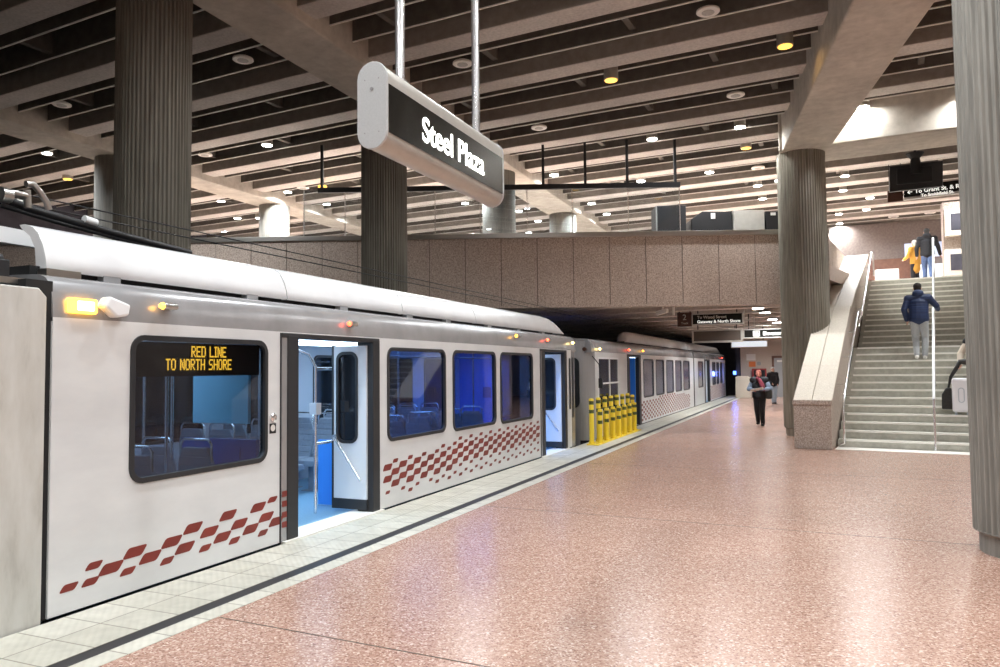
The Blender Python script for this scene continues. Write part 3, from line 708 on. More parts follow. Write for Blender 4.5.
gp = px(343, 430, XT-.5)
g1 = grab([(XT-.62, 7.55, .02), (XT-.62, 7.55, 1.8), (XT-.68, 7.5, 1.95), (XT-.85, 7.35, 2.05), (XT-1.1, 7.2, 2.08)])
b = MB(); b.box(XT-.67, XT-.57, 7.50, 7.60, 1.22, 1.36); sub(g1, b.build('card_reader', 'cargrey'))
grab([(XT-.62, 7.55, 1.78), (XT-.60, 7.9, 1.78)]); grab([(XT-.62, 7.55, .86), (XT-.62, 8.05, .86)])
for x_, y_ in ((-5.95, 5.6), (-6.9, 6.1), (-5.9, 9.9), (-6.9, 8.7), (-5.9, 12.6), (-6.8, 10.6), (-5.7, 5.3)): grab([(x_, y_, .02), (x_, y_, 2.15)], .016)
grab([(-5.55, 4.0, 2.02), (-5.55, 6.0, 2.02)], .014); grab([(-5.6, 8.2, 1.95), (-5.6, 13.6, 1.95)], .014)
b = MB(); b.lathe((-7.73, 7.6, 1.93), [(.03, 0), (.03, .03)], 12, 'x'); under(near, b.build('indicator_lamp', 'redlens'))

# rear half of the car beyond the articulation
b = MB(); b.prism([(-2.6, -.3), (3.62, -.3), (3.62, 2.30), (3.56, 2.36), (-2.6, 2.36)], XT-.06, XT+.005); under(near, b.build('articulation_side_panel', 'bodydirty', bevel=.01))
b = MB(); b.box(XT-.2, XT-.02, 3.48, 3.68, -.4, 2.42); under(near, b.build('articulation_bellows', 'black'))
b = MB(); b.box(2*XC-XT, XT-.06, -2.6, 3.6, 2.28, 2.35); b.box(2*XC-XT, 2*XC-XT+.06, -2.6, 3.6, -.3, 2.38); under(near, b.build('rear_roof_deck', 'grey'))
b = MB(); b.box(-6.1, -5.35, 1.2, 3.55, 2.40, 2.58); b.tube([(-5.32, 1, 2.62), (-5.32, 3.0, 2.60), (-5.4, 3.5, 2.58)], .045, 10); b.tube([(-5.5, 1.0, 2.75), (-5.5, 2.6, 2.72), (-5.55, 3.0, 2.64), (-5.6, 3.55, 2.6)], .06, 10)
b.box(-5.9, -5.45, 2.75, 3.15, 2.58, 2.78); under(near, b.build('roof_equipment', 'dark', bevel=.01))
b = MB(); b.prism([(px(x_, y_, -5.75).y, px(x_, y_, -5.75).z) for x_, y_ in ((-60, 214), (38, 233), (46, 249), (-60, 232))], -5.80, -5.75); under(near, b.build('roof_baffle', 'whitepaint'))
b = MB(); b.box(-5.36, -5.16, 3.1, 3.55, 2.385, 2.43); b.box(-5.3, -5.2, 3.72, 4.0, 2.47, 2.53); under(near, b.build('roof_bracket', 'steel'))
# pantograph over the articulation
pan = MB()
pan.tube([px(0, 197, -6.3), px(30, 209, -6.3), px(110, 232, -6.3), px(190, 253, -6.3)], .035, 10)
pan.tube([px(0, 205, -6.55), px(60, 223, -6.55), px(150, 247, -6.55)], .022, 8)
under(near, pan.build('pantograph_arm', 'dark'))
pan = MB(); pan.tube([px(0, 190, -6.1), px(27, 196, -6.1)], .03, 10); pan.tube([px(0, 198, -6.5), px(26, 203, -6.5)], .024, 8); pan.tube([px(27, 190, -6.1), px(28, 208, -6.1)], .03, 8)
pan.tube([px(26, 184, -6.1), px(33, 184, -6.1), px(40, 192, -6.1), px(47, 203, -6.1), px(49, 210, -6.1)], .028, 10)
pan.tube([px(0, 194, -5.9), px(10, 196, -5.9)], .06, 10)
under(near, pan.build('pantograph_head', 'steel'))
pan = MB(); pan.tube([px(84, 219, -6.28), px(96, 223, -6.28)], .038, 10); under(near, pan.build('pantograph_sleeve', 'whitepaint'))

# overhead wires
def wire(pts, label, r=.008): b = MB(); b.tube(pts, r, 6); return b.build('contact_wire', 'dark', label=label, cat='wire')
for (x_, y_), lb in (((180, 228), 'upper thin black overhead wire running above the tram roof'), ((180, 236), 'lower thin black overhead wire running above the tram roof')):
    q = px(x_, y_, -6.4); wire([(-6.4, 0, q.z), (-6.4, 24, q.z), (-6.4, 44, q.z)], lb)

# ---- second car
far = thing('tram_car', (XC, 30, -1.1), 'second white and silver tram car standing beyond the yellow posts', 'tram')
def Yat(x_, y_): return px(x_, y_, XT).y
YA, YB = 17.55, Yat(726, 400)
# platform side features read along the car
yj = Yat(694, 380)
d3 = (Yat(627.5, 390), Yat(641, 390)); d4 = (Yat(704.5, 380), Yat(710, 380))
wn = [(Yat(a, 370), Yat(c, 370)) for a, c in ((643, 653.5), (655.5, 664), (666, 673.5), (675, 681.5), (683, 689.5))]
wn2 = [(Yat(a, 370), Yat(c, 370)) for a, c in ((698, 703), (712, 715.5), (716.2, 719), (719.8, 722.3))]
cabw = (Yat(598, 375), Yat(618.5, 375))
WZ = (.80, 2.03)
hs = [rrect(a+.03, c-.03, WZ[0], WZ[1], .12) for a, c in wn+wn2]+[rrect(cabw[0], cabw[1], .66, 2.03, .08)]
hs += [[(D[0], .015), (D[1], .015), (D[1], 2.1), (D[0], 2.1)] for D in (d3, d4)]
car_side('side_panel', YA+.35, YB, hs, far)
b = MB(); b.box(XT-.3, XT-.02, YA, YB, -.9, .0); under(far, b.build('skirt', 'black'))
b = MB(); b.box(XT-.02, XT+.01, yj-.12, yj+.12, -.02, 2.4); under(far, b.build('articulation_bellows', 'rubber'))
for a, c in wn+wn2: window(far, a+.03, c-.03, WZ[0], WZ[1], 'farglass2', .12)
window(far, cabw[0], cabw[1], .66, 2.03, 'glassdark', .08, frame='whitepaint', bars=([(cabw[0]+cabw[1])/2+.1], [1.36]))
b = MB(); b.box(2*XC-XT, XT-.07, YA+.4, YB, -.06, .01); under(far, b.build('floor_covering', 'carfloor'))
b = MB(); b.box(2*XC-XT, XT-.07, YA+.4, YB, 2.17, 2.24); under(far, b.build('interior_ceiling', 'carwhite'))
b = MB(); b.box(2*XC-XT, 2*XC-XT+.06, YA+.4, YB, 0, 2.2); under(far, b.build('far_side_panel', 'cargrey'))
b = MB(); b.box(2*XC-XT+.2, XT-.1, YB-.08, YB, -.4, 2.3); under(far, b.build('end_wall', 'dark'))
b = MB(); b.box(XC-.52, XC-.38, YA+2, YB-.4, 2.13, 2.165); under(far, b.build('ceiling_light_strip', 'carlight'))
for y_ in (22, 27, 32, 38): lamp((XC, y_, 2.08), 14, .9, (.35, .6, 1.0), parent=far, spread=170)
for D in (d3, d4):
    b = MB(); b.box(XT-.25, XT+.014, D[0], D[0]+.30, .02, 2.12); b.box(XT-.1, XT+.014, D[1]-.28, D[1], .02, 2.12); b.box(XT-.1, XT+.012, D[0], D[1], 2.08, 2.15)
    f_ = under(far, b.build('door_frame', 'rubber'))
    b = MB(); b.box(XT-.6, XT-.1, D[1]-.34, D[1]-.3, .06, 2.06); under(far, b.build('door_leaf', 'carblue' if D is d3 else 'carwhite'))
    b = MB(); b.box(XT-.62, XT-.58, D[0], D[1]-.3, .06, 2.06); under(far, b.build('door_leaf', 'carblue' if D is d3 else 'carwhite'))
# nose: grey face with rounded corner, windscreen
noseprof = []
for k in range(9):
    a = R_(90*k/8); noseprof.append((XT-.35+.35*math.cos(R_(90)-a)-.0, YA+.35-.35*math.sin(R_(90)-a)))
noseprof = [(XT-2.35, YA+.02)]+[(XT-.35+.35*math.sin(a), YA+.35-.35*math.cos(a)) for a in [R_(11.25*k) for k in range(9)]]
b = MB(); b.prism(noseprof+[(XT-.07, YA+.5), (XT-.45, YA+.5), (XT-2.35, YA+.3)], -.25, 2.42, lambda u, v, t: (u, v, t)); under(far, b.build('nose_panel', 'grey'))
b = MB(); b.prism(rrect(XT-1.9, XT-.30, .78, 2.02, .15), YA-.012, YA+.02, lambda u, v, t: (u, t, v)); under(far, b.build('windscreen', 'farglass'))
b = MB(); b.box(XT-1.7, XT-.45, YA-.02, YA, .36, .52); under(far, b.build('red_nose_stripe', 'red'))
b = MB(); b.lathe((XT-.16, YA+.03, 2.22), [(.05, -.05), (.05, .03)], 12, 'y'); under(far, b.build('marker_lamp', 'brown'))
b = MB(); b.tube([(XT-.02, YA+.2, 2.05), (XT+.10, YA+.35, 1.85), (XT+.10, YA+.45, 1.5)], .012, 6); b.obox((XT+.10, YA+.5, 1.38), (.05, 0, 0), (0, .03, 0), (0, 0, .12)); under(far, b.build('wing_mirror', 'dark'))
b = MB(); loft(b, lambda y: BAND+MIR(BAND)[1:], [YA+.05, YA+.3, 20, 26, 33, YB]); under(far, b.build('silver_roof_band', 'silver'))
ff0 = px(607, 340, -5.9).y
for a0, a1, sgn in ((ff0, yj-.1, 1), (yj+.1, YB-.3, 0)):
    b = MB(); ys = ([a0, a0+.1, a0+.3, a0+.6, a0+1.1, a1] if sgn else [a0, a1-.6, a1])
    def pf(y, a0=a0, a1=a1, sgn=sgn):
        k = 1.0
        if sgn and y < a0+1.1: t = 1-(y-a0)/1.1; k = math.sqrt(max(0, 1-t*t))*.97+.03
        if not sgn and y > a1-.5: k = .5
        return [(x, 2.53+(z-2.53)*k) for x, z in FAIR]
    loft(b, pf, ys); under(far, b.build('roof_fairing', 'roofwhite'))
b = MB(); b.box(-7.2, -5.36, ff0, YB-.3, 2.44, 2.56); under(far, b.build('roof_gap', 'black'))
b = MB()
for k in range(40):
    y = d3[1]+.15+k*.24
    for r_ in range(9):
        if (k+r_) % 2: continue
        z = .12+r_*.078; t = (y-d3[1])/(yj-d3[1])
        if y > yj-.3 or z > .78-.35*abs(t-.45)*(1 if t > .45 else .6): continue
        b.prism(rrect(y-.105, y+.105, z-.034, z+.034, .015, 2), XT, XT+.004)
for k in range(34):
    y = d4[1]+.2+k*.26
    for r_ in range(9):
        if (k+r_) % 2 or y > YB-.4: continue
        z = .12+r_*.078; b.prism(rrect(y-.105, y+.105, z-.034, z+.034, .015, 2), XT, XT+.004)
under(far, b.build('red_chequer_decal', 'red'))
for (x_, y_), m_ in {(600, 349): 'amberhot', (629, 350): 'redlens', (643, 351): 'amber', (722, 358): 'redlens'}.items():
    q = px(x_, y_, XT+.03); signal(far, q.y, q.z, m_)

# ------------------------------------------------------------------ yellow barrier posts on the platform edge
g0, g1_ = pz(592, 448.5, 0), pz(638, 431, 0)
bx = -4.72
br = thing('barrier', (bx, 18.2, 0), 'row of yellow posts with dark green bands on the platform edge', 'barrier')
b = MB(); b.box(bx-.15, bx+.13, 16.45, 20.9, .004, .03); under(br, b.build('base_strip', 'yellow', bevel=.005))
n = 15
for i in range(n):
    y = 16.6+i*(4.15/(n-1)); rw = i % 2; x_ = bx+(-.07 if not rw else .05); h = 1.06 if not rw else .80
    if i == n-1: h = 1.0
    b = MB(); b.tube([(x_, y, .03), (x_, y, h-.02), (x_, y, h)], [.054, .054, .04], 12); b.lathe((x_, y, .03), [(.075, 0), (.075, .04)], 12)
    p_ = under(br, b.build('post', 'yellow'))
    b = MB()
    for zz in (.10, .30): b.lathe((x_, y, h-zz-.04), [(.0555, 0), (.0555, .08)], 12)
    sub(p_, b.build('green_bands', 'green'))

# ------------------------------------------------------------------ hanging station name sign
SX, SY0, SY1 = -2.36, 3.84, 5.64
q = px(375, 103, SX); SZ = 3.37
def capsule(r, hh, n=10):
    pts = []
    for k in range(n+1): a = R_(180*k/n); pts.append((r*math.cos(a), hh+r*math.sin(a)))
    for k in range(n+1): a = R_(180+180*k/n); pts.append((r*math.cos(a), -hh+r*math.sin(a)))
    return pts
sg = thing('station_sign', (SX, (SY0+SY1)/2, SZ-.26), 'rounded grey hanging sign with lit Steel Plaza name on black, hung on two poles', 'sign')
RR, HH = .100, .166
cx = SX-RR+.004
b = MB(); b.smooth = True; b.prism([(cx+u, SZ+v) for u, v in capsule(RR, HH)], SY0, SY1, lambda u, v, t: (u, t, v)); under(sg, b.build('sign_body', 'signgrey', bevel=.004))
b = MB(); b.prism([(cx+u, SZ+v) for u, v in capsule(RR+.006, HH)], SY0-.02, SY0, lambda u, v, t: (u, t, v)); ec = under(sg, b.build('end_cap', 'endgrey', bevel=.004))
b = MB(); b.lathe((cx, SY0-.024, SZ+.10), [(.012, 0), (.012, .01)], 10, 'y')
for dx, dz in ((-.05, .16), (.05, .16), (-.05, -.17), (.05, -.17)): b.lathe((cx+dx, SY0-.022, SZ+dz), [(.004, 0), (.004, .01)], 8, 'y')
sub(ec, b.build('cap_screws', 'grey'))
b = MB(); b.prism([(cx+u, SZ+v) for u, v in capsule(RR+.006, HH)], SY1, SY1+.02, lambda u, v, t: (u, t, v)); under(sg, b.build('end_cap', 'endgrey', bevel=.004))
fx = cx+RR
b = MB(); b.box(fx-.02, fx+.004, SY0+.01, SY1-.01, SZ-.172, SZ+.128); fc = under(sg, b.build('sign_face', 'signface'))
t_ = text('Steel Plaza', .235, (fx+.005, 4.26, SZ-.105), (0, 1, 0), (0, 0, 1), 'lit', 'sign_lettering', .002, sx=1.0, bold=.003); sub(fc, t_)
print('text len', t_.dimensions)
for y_, x0_ in ((px(400, 60, cx).y, 0), (px(476, 120, cx).y, 0)):
    b = MB(); b.tube([(cx, y_, SZ+.22), (cx, y_, 8.72)], .032, 16); b.lathe((cx, y_, SZ+.245), [(.05, 0), (.05, .02)], 16); under(sg, b.build('hanging_pole', 'chrome'))

# ------------------------------------------------------------------ ceiling lamps
def dl(px_, py_, kind, zz=7.97):
    p = pz(px_, py_, zz)
    return p, kind
specs = []
for q in ((47, 153), (267, 145), (287.6, 192), (221, 201), (326.5, 204), (223, 231), (352, 213), (652, 139), (740, 127), (554, 175), (641, 181), (591.6, 203.4), (606.7, 214), (538, 221), (519, 211),
          (757.6, 185.6), (762.6, 198.7), (863, 107), (845, 175.8), (843, 190.5), (839, 214), (839.5, 223.5), (259, 218), (182, 228)): specs.append((*q, 'on'))
for q in ((61.7, 105), (243, 60), (708, 12), (462.5, 64), (735.6, 95.4), (539, 128), (205, 155), (631, 185), (758, 168), (930, 213), (893.5, 217), (303, 188)): specs.append((*q, 'off'))
for q in ((67.7, 179), (611, 80), (785, 46), (746, 148)): specs.append((*q, 'yellow'))
where = {(47, 153): 'lit white ceiling downlight at the far left, beyond the first cross beam', (267, 145): 'lit white ceiling downlight between the massive ribbed column and the station sign',
 (652, 139): 'lit white downlight, left one of the pair left of the big beam', (740, 127): 'lit white downlight, right one of the pair left of the big beam',
 (863, 107): 'lit white downlight beside the big diagonal beam, washing the cross beam with light'}
cols = {'on': 'lit white', 'off': 'unlit pale round', 'yellow': 'yellow glowing'}
def place(qx, qy):
    h = 'far left' if qx < 240 else 'left' if qx < 400 else 'middle' if qx < 600 else 'right of centre' if qx < 800 else 'right'
    return h
lamp_sorted = sorted(range(len(specs)), key=lambda i: specs[i][1])
desc = {}
ordn = ['nearest', 'second nearest', 'third nearest', 'fourth nearest', 'fifth nearest', 'sixth nearest', 'seventh nearest', 'eighth nearest', 'ninth nearest', 'tenth nearest']
cnt = {}
for i in lamp_sorted:
    x_, y_, k_ = specs[i]; key = (k_, place(x_, y_)); n_ = cnt.get(key, 0); cnt[key] = n_+1
    desc[i] = f"{cols[k_]} ceiling light, {place(x_, y_)} in the photo, {ordn[n_]} of those"
for i, (x_, y_, k_) in enumerate(specs):
    p = pz(x_, y_, 8.0 if k_ != 'yellow' else 7.80)
    lb = where.get((x_, y_), desc[i])
    t = thing('ceiling_light', p, lb, 'ceiling light', {'on': 'white ceiling downlights', 'off': 'unlit round ceiling fittings', 'yellow': 'yellow ceiling lights'}[k_])
    R0 = .15
    b = MB(); b.smooth = False
    if k_ == 'off': b.lathe(p, [(.19, -.012), (.205, 0), (.2, .03), (.14, .06)], 24)
    else:
        b.lathe(p, [(R0, .72), (R0, 0), (R0-.012, -.004), (R0-.012, .02)], 24)
    under(t, b.build('housing', 'housing' if k_ != 'off' else 'fintrim'))
    b = MB(); b.lathe(p+Vector((0, 0, -.006)), [(R0-.02 if k_ != 'off' else .11, -.012), (R0-.02 if k_ != 'off' else .11, 0)], 24)
    under(t, b.build('diffuser', {'on': 'lampglow', 'off': 'lampoff', 'yellow': 'lampyellow'}[k_]))
    if k_ == 'on': lamp(p+Vector((0, 0, -.025)), LAMP, .24, parent=t, spread=175 if x_ == 863 else 150)
    if k_ == 'yellow': lamp(p+Vector((0, 0, -.025)), LAMP*.04, .24, (1, .6, .2), parent=t)
def project(p): q = Vector(p)-Vector((0, 0, CH)); z = q.dot(fw); return 500+F*q.dot(rt)/z, 333.5-F*q.dot(up)/z
ORD = ['nearest', 'second nearest', 'third nearest', 'fourth nearest', 'fifth nearest', 'sixth nearest', 'seventh nearest', 'eighth nearest', 'ninth nearest', 'tenth nearest', 'eleventh nearest', 'twelfth nearest', 'thirteenth nearest', 'fourteenth nearest', 'fifteenth nearest', 'sixteenth nearest', 'seventeenth nearest', 'eighteenth nearest', 'nineteenth nearest', 'twentieth nearest', 'farthest']
def slot(x_, y_):    # snap a spot to the middle of a slot between joists
    v = V0+round((x_*dv.x+y_*dv.y-V0)/PER)*PER+.81; return Vector((x_, (v-x_*dv.x)/dv.y, 8.0))
def row(pts, text_, group, power, fmt):
    pts = sorted(pts, key=lambda p: p.length)
    for i, p in enumerate(pts):
        t = thing('ceiling_light', p, fmt % ORD[i], 'ceiling light', group)
        b = MB(); b.lathe(p, [(.15, .72), (.15, 0), (.138, -.004), (.138, .02)], 20); under(t, b.build('housing', 'housing'))
        b = MB(); b.lathe(p+Vector((0, 0, -.006)), [(.13, -.012), (.13, 0)], 20); under(t, b.build('diffuser', 'lampglow'))
        lamp(p+Vector((0, 0, -.025)), power, .24, parent=t)
# downlights over the platform and tracks that the photo does not show (outside the frame), and added fill ones behind columns and sign
row([slot(*q) for q in [(-3.9, 10.9), (4.2, 10.5), (-3.9, 6.4), (.4, 6.2), (5.0, 6), (-3.8, 1.9), (.6, 1.7), (5.4, 1.5), (-3.6, -4.8), (1, -5), (6, -5), (7, 19), (-13, -3), (-20, 5), (3.5, 19.3)]],
    '', 'downlights outside the view', LAMP*1.35, 'white ceiling downlight outside the photo, %s to the camera of those')
row([pz(*q, 8.0) for q in ((150, 96), (150, 158), (384, 156), (384, 178), (446, 118), (470, 166), (975, 128), (975, 158), (805, 172), (150, 196), (380, 206))],
    '', 'added downlights hidden behind columns and signs', LAMP*2.0, 'added ceiling downlight hidden behind a column, sign or monitor, %s of those')  # added to brighten walls, ceiling and stairs from out of sight
row([slot(*q) for q in [(-12, 24), (-12, 30), (-21.5, 23), (-21.5, 30), (-20, 37), (-6, 24), (-3, 24), (-9, 34), (-5, 30), (-5, 36), (-12, 38), (2, 29.5), (2, 33), (6, 31), (7, 27), (0, 40), (-1, 25)]],
    '', 'deep mezzanine downlights', LAMP*1.4, 'small white downlight deep over the mezzanine, %s to the camera of those')  # the ones on the left are added to brighten the ceiling there
# lamps under the mezzanine slab
def flush(p, label, group, power, stem=False):
    t = thing('recessed_lamp', p, label, 'ceiling light', group)
    b = MB(); b.lathe(p, [(.17, 0), (.17, .022)], 20)
    if stem: b.tube([p+Vector((0, 0, .02)), (p.x, p.y, 4.12)], .03, 8)
    under(t, b.build('housing', 'housing')); b = MB(); b.lathe(p, [(.15, -.014), (.15, -.001)], 20); under(t, b.build('diffuser', 'lampglow'))
    lamp(p+Vector((0, 0, -.03)), power, .26, parent=t, spread=150)
names = ['recessed lamp under the mezzanine, first of four behind its front wall', 'recessed lamp under the mezzanine, second of four behind its front wall', 'recessed lamp under the mezzanine, third of four behind its front wall', 'recessed lamp under the mezzanine, farthest of four behind its front wall']
for i, q in enumerate(((758, 308.3), (765, 312.6), (772.5, 319.3), (777, 322.6))): flush(pz(*q, 3.40), names[i], 'recessed lamps under the mezzanine', 50, i > 1)
for i, (x_, y_) in enumerate([(-3.0, 30), (1.5, 30), (-3.4, 34), (1.5, 38), (-3, 39), (0, 42), (-2.6, 43)]):
    v = V0+round((x_*dv.x+y_*dv.y-V0-.975)/PER)*PER+.975; y_ = (v-x_*dv.x)/dv.y
    flush(Vector((x_, y_, 3.40)), 'round lamp over the far platform hidden by the mezzanine wall, %s of those' % ORD[i], 'further lamps under the mezzanine', 60)
# blue tunnel lamps
for i, (x_, y_, z_, lb) in enumerate([(-8.6, 22.9, 3.35, 'blue tunnel lamp under the mezzanine behind the gap between the tram cars'), (-4.44, 45.5, 1.4, 'small blue lamp at the end of the platform beside the tunnel mouth')]):
    b = MB(); b.box(x_-.06, x_+.06, y_-.25, y_+.25, z_, z_+.08) if i == 0 else b.box(x_-.08, x_+.08, y_-.05, y_+.05, z_-.1, z_+.1)
    o = b.build('blue_lamp', 'bluetube', label=lb, cat='lamp', bevel=.01)
    lamp((x_, y_-.1, z_-.05), 25 if i == 0 else 4, .3, (.12, .2, 1), d=(0, -.3, -1) if i == 0 else (-.6, -1, 0))
p = py(741, 362, 50); b = MB(); b.box(p.x-.2, p.x+.2, 50, 50.1, p.z-.06, p.z+.06); b.build('tunnel_signal', 'lampyellow', label='small yellow signal lamp in the dark tunnel mouth', cat='lamp', bevel=.01)

# ------------------------------------------------------------------ mezzanine glass partition and machines
gp = thing('glass_partition', wp(4, 4.5, -.4), 'tall frameless glass partition hung from a dark bar above the mezzanine wall', 'glass partition')
def wpx(x_, y_, off=-.25):          # point on a vertical plane parallel to the mezzanine wall
    d = ray(x_, y_); o = WA+WN*off; t = (o-Vector((0, 0, 0))).dot(WN)/d.dot(WN); return d*t+Vector((0, 0, CH))
pA, pB = wpx(318, 189), wpx(680, 184.5); zt = wpx(600, 186).z
sA, sB = (pA-WA).dot(WD), (pB-WA).dot(WD)
b = MB(); b.obox((wp(sA, zt, -.25)+wp(sB, zt, -.25))/2, WD*(sB-sA)/2, WN*.04, (0, 0, .07)); under(gp, b.build('top_bar', 'dark'))
for x_ in (322, 543, 585, 627, 675):
    s_ = (wpx(x_, 170)-WA).dot(WD); b = MB(); b.obox(wp(s_, (zt+8.0)/2, -.25), WD*.035, WN*.035, (0, 0, (8.0-zt)/2)); under(gp, b.build('hanger', 'dark'))
ed = [(wpx(x_, 200)-WA).dot(WD) for x_ in (304, 345, 390, 435, 480, 527, 572, 628, 679.5)]
for a_, c_ in zip(ed, ed[1:]):
    b = MB(); b.obox((wp(a_, 0, -.25)+wp(c_, 0, -.25))/2+Vector((0, 0, (zt+4.5)/2)), WD*((c_-a_)/2-.006), WN*.006, (0, 0, (zt-4.5)/2)); under(gp, b.build('glass_panel', 'clear'))
for a_ in ed: b = MB(); b.obox(wp(a_, (zt+4.5)/2, -.25), WD*.012, WN*.016, (0, 0, (zt-4.5)/2)); under(gp, b.build('glass_joint', 'chrome'))
def machine(x0, x1, ytop, off, dep, m_, label, shape='box', name='fare_machine'):
    pa, pb = wpx(x0, ytop, off), wpx(x1, ytop, off); sa, sb = (pa-WA).dot(WD), (pb-WA).dot(WD); zt_ = (pa.z+pb.z)/2
    t = thing(name, wp((sa+sb)/2, 4.5, off-dep/2), label, 'machine' if name == 'fare_machine' else 'cabinet')
    pr = [(sa, 4.5), (sb, 4.5), (sb, zt_), (sa, zt_)]
    if shape == 'cut': pr = [(sa, 4.5), (sb, 4.5), (sb, zt_-.02), (sa+.32, zt_), (sa, zt_-.22)]
    b = MB(); b.prism(pr, off, off-dep, lambda u, v, tt: tuple(wp(u, v, tt))); under(t, b.build('cabinet', m_, bevel=.02))
    return t, (sa, sb, zt_)
t, (a_, c_, z_) = machine(655.5, 686, 205.5, -.7, .7, 'dark', 'tall black machine behind the end of the glass partition')
b = MB(); b.obox(wp(a_+.02, (z_+4.5)/2, -.69), WD*.02, WN*.012, (0, 0, (z_-4.5)/2)); under(t, b.build('edge_strip', 'signgrey'))
t, (a_, c_, z_) = machine(691, 732, 211, -.8, .8, 'dark', 'wide black machine with a chamfered corner and a small white sticker, above the wall', 'cut')
s_ = (wpx(713, 216, -.8)-WA).dot(WD); b = MB(); b.obox(wp(s_, wpx(713, 216, -.8).z, -.79), WD*.06, WN*.008, (0, 0, .08)); under(t, b.build('sticker', 'paper'))
machine(733.5, 764.5, 210, -.75, .7, 'signgrey', 'pale grey cabinet between two black machines above the mezzanine wall', name='service_cabinet')
t, (a_, c_, z_) = machine(765.5, 790, 211, -.8, .8, 'dark', 'black machine half hidden behind the ribbed column, with a white sticker')
s_ = (wpx(773, 214, -.8)-WA).dot(WD); b = MB(); b.obox(wp(s_, wpx(773, 214, -.8).z, -.79), WD*.07, WN*.008, (0, 0, .04)); under(t, b.build('sticker', 'paper'))
# pendant drop light on the left
q = py(322.5, 186, 19.5)
b = MB(); b.tube([(q.x, q.y, q.z), (q.x, q.y, 8.72)], .05, 10); t = thing('pendant_lamp', q, 'dark pendant lamp on a long stem hanging between sign and far left column', 'lamp')
under(t, b.build('stem', 'dark')); b = MB(); b.lathe(q+Vector((0, 0, -.12)), [(.14, 0), (.14, .12), (.06, .14)], 20); under(t, b.build('shade', 'lampyellow'))

# ------------------------------------------------------------------ signs under the mezzanine
def board(name, x0, x1, y0, y1, Y, label, face='signface', rim='signgrey', dep=.12, rimw=.03, hang=4.14, cat='sign'):
    p0_, p1_ = py(x0, y1, Y), py(x1, y0, Y); za = py((x0+x1)/2, y1, Y).z; zb = py((x0+x1)/2, y0, Y).z
    t = thing(name, ((p0_.x+p1_.x)/2, Y, za), label, cat)
    b = MB(); b.holed([(p0_.x, za), (p1_.x, za), (p1_.x, zb), (p0_.x, zb)], [[(p0_.x+rimw, za+rimw), (p1_.x-rimw, za+rimw), (p1_.x-rimw, zb-rimw), (p0_.x+rimw, zb-rimw)]], Y, Y+dep, lambda u, v, tt: (u, tt, v))
    under(t, b.build('frame', rim))
    b = MB(); b.box(p0_.x+rimw-.002, p1_.x-rimw+.002, Y+.012, Y+dep-.01, za+rimw, zb-rimw); under(t, b.build('face', face))
    if hang:
        for f_ in (.12, .88): b = MB(); xx = p0_.x*(1-f_)+p1_.x*f_; b.tube([(xx, Y+dep/2, zb), (xx, Y+dep/2, hang)], .018, 8); under(t, b.build('hanger', 'dark'))
    return t, p0_.x, p1_.x, za, zb
t, a_, c_, z0_, z1_ = board('track_number_sign', 677.5, 691.5, 312.5, 326.5, 23, 'brown track sign with the number 2 under the mezzanine', 'brown', 'brown')
under(t, text('2', .24, ((a_+c_)/2, 23.008, z0_+.20), (1, 0, 0), (0, 0, 1), 'letters', 'numeral', .003, 'CENTER'), text('Track', .09, ((a_+c_)/2, 23.008, z0_+.07), (1, 0, 0), (0, 0, 1), 'letters', 'lettering', .003, 'CENTER'))
t, a_, c_, z0_, z1_ = board('direction_sign', 691.8, 743, 313, 324.5, 23, 'black direction sign reading To Wood Street, Gateway & North Shore')
under(t, text('To Wood Street', .125, (a_+.16, 23.008, z1_-.155), (1, 0, 0), (0, 0, 1), 'letters', 'lettering', .003, bold=.002), text('Gateway & North Shore', .125, (a_+.16, 23.008, z0_+.055), (1, 0, 0), (0, 0, 1), 'lit2', 'lettering', .003, bold=.002))
t, a_, c_, z0_, z1_ = board('sign_panel', 692, 742.5, 329, 342.5, 25, 'blank dark panel sign in a pale frame, below the direction sign', 'brownpanel', 'signgrey', rimw=.06)
t, a_, c_, z0_, z1_ = board('elevator_sign', 743.3, 790, 328.5, 338, 25, 'black Elevator sign with white pictogram left of the ribbed column', rimw=.035)
xx = py(752, 333, 25).x; zz_ = (z0_+z1_)/2
b = MB(); b.holed(rrect(xx+.03, xx+.23, zz_-.09, zz_+.09, .02), [rrect(xx+.045, xx+.215, zz_-.075, zz_+.075, .01)], 24.99, 25.01, lambda u, v, tt: (u, tt, v))
for k_ in (-.045, 0, .045): b.box(xx+.13+k_-.014, xx+.13+k_+.014, 24.99, 25.01, zz_-.06, zz_+.03); b.lathe((xx+.13+k_, 24.99, zz_+.048), [(.013, 0), (.013, .02)], 10, 'y')
under(t, b.build('pictogram', 'lit2')); under(t, text('Elevator', .17, (xx+.32, 25.008, zz_-.06), (1, 0, 0), (0, 0, 1), 'lit2', 'lettering', .003, bold=.003))
t, a_, c_, z0_, z1_ = board('lit_sign', 731, 767.5, 340.5, 347.5, 33, 'small brightly lit white sign hanging lowest under the mezzanine', 'screenwhite', 'signgrey', hang=4.14, rimw=.03)
b = MB()
t = thing('pipe_frame', py(745, 328, 23.6), 'white pipe frame hanging right of the direction sign', 'frame')
b = MB()
for (xa, ya), (xb, yb) in (((744, 313), (744, 328)), ((744, 313), (752, 313)), ((744, 320), (751, 320)), ((744, 327), (751, 327)), ((754, 315), (790, 316)), ((754, 315), (754, 326)), ((754, 326), (790, 326.5))):
    b.tube([py(xa, ya, 23.6), py(xb, yb, 23.6)], .018, 8)
under(t, b.build('pipes', 'signgrey')); b = MB(); q = py(744, 313, 23.6); b.tube([q, (q.x, q.y, 4.12)], .018, 8); under(t, b.build('hanger', 'signgrey'))
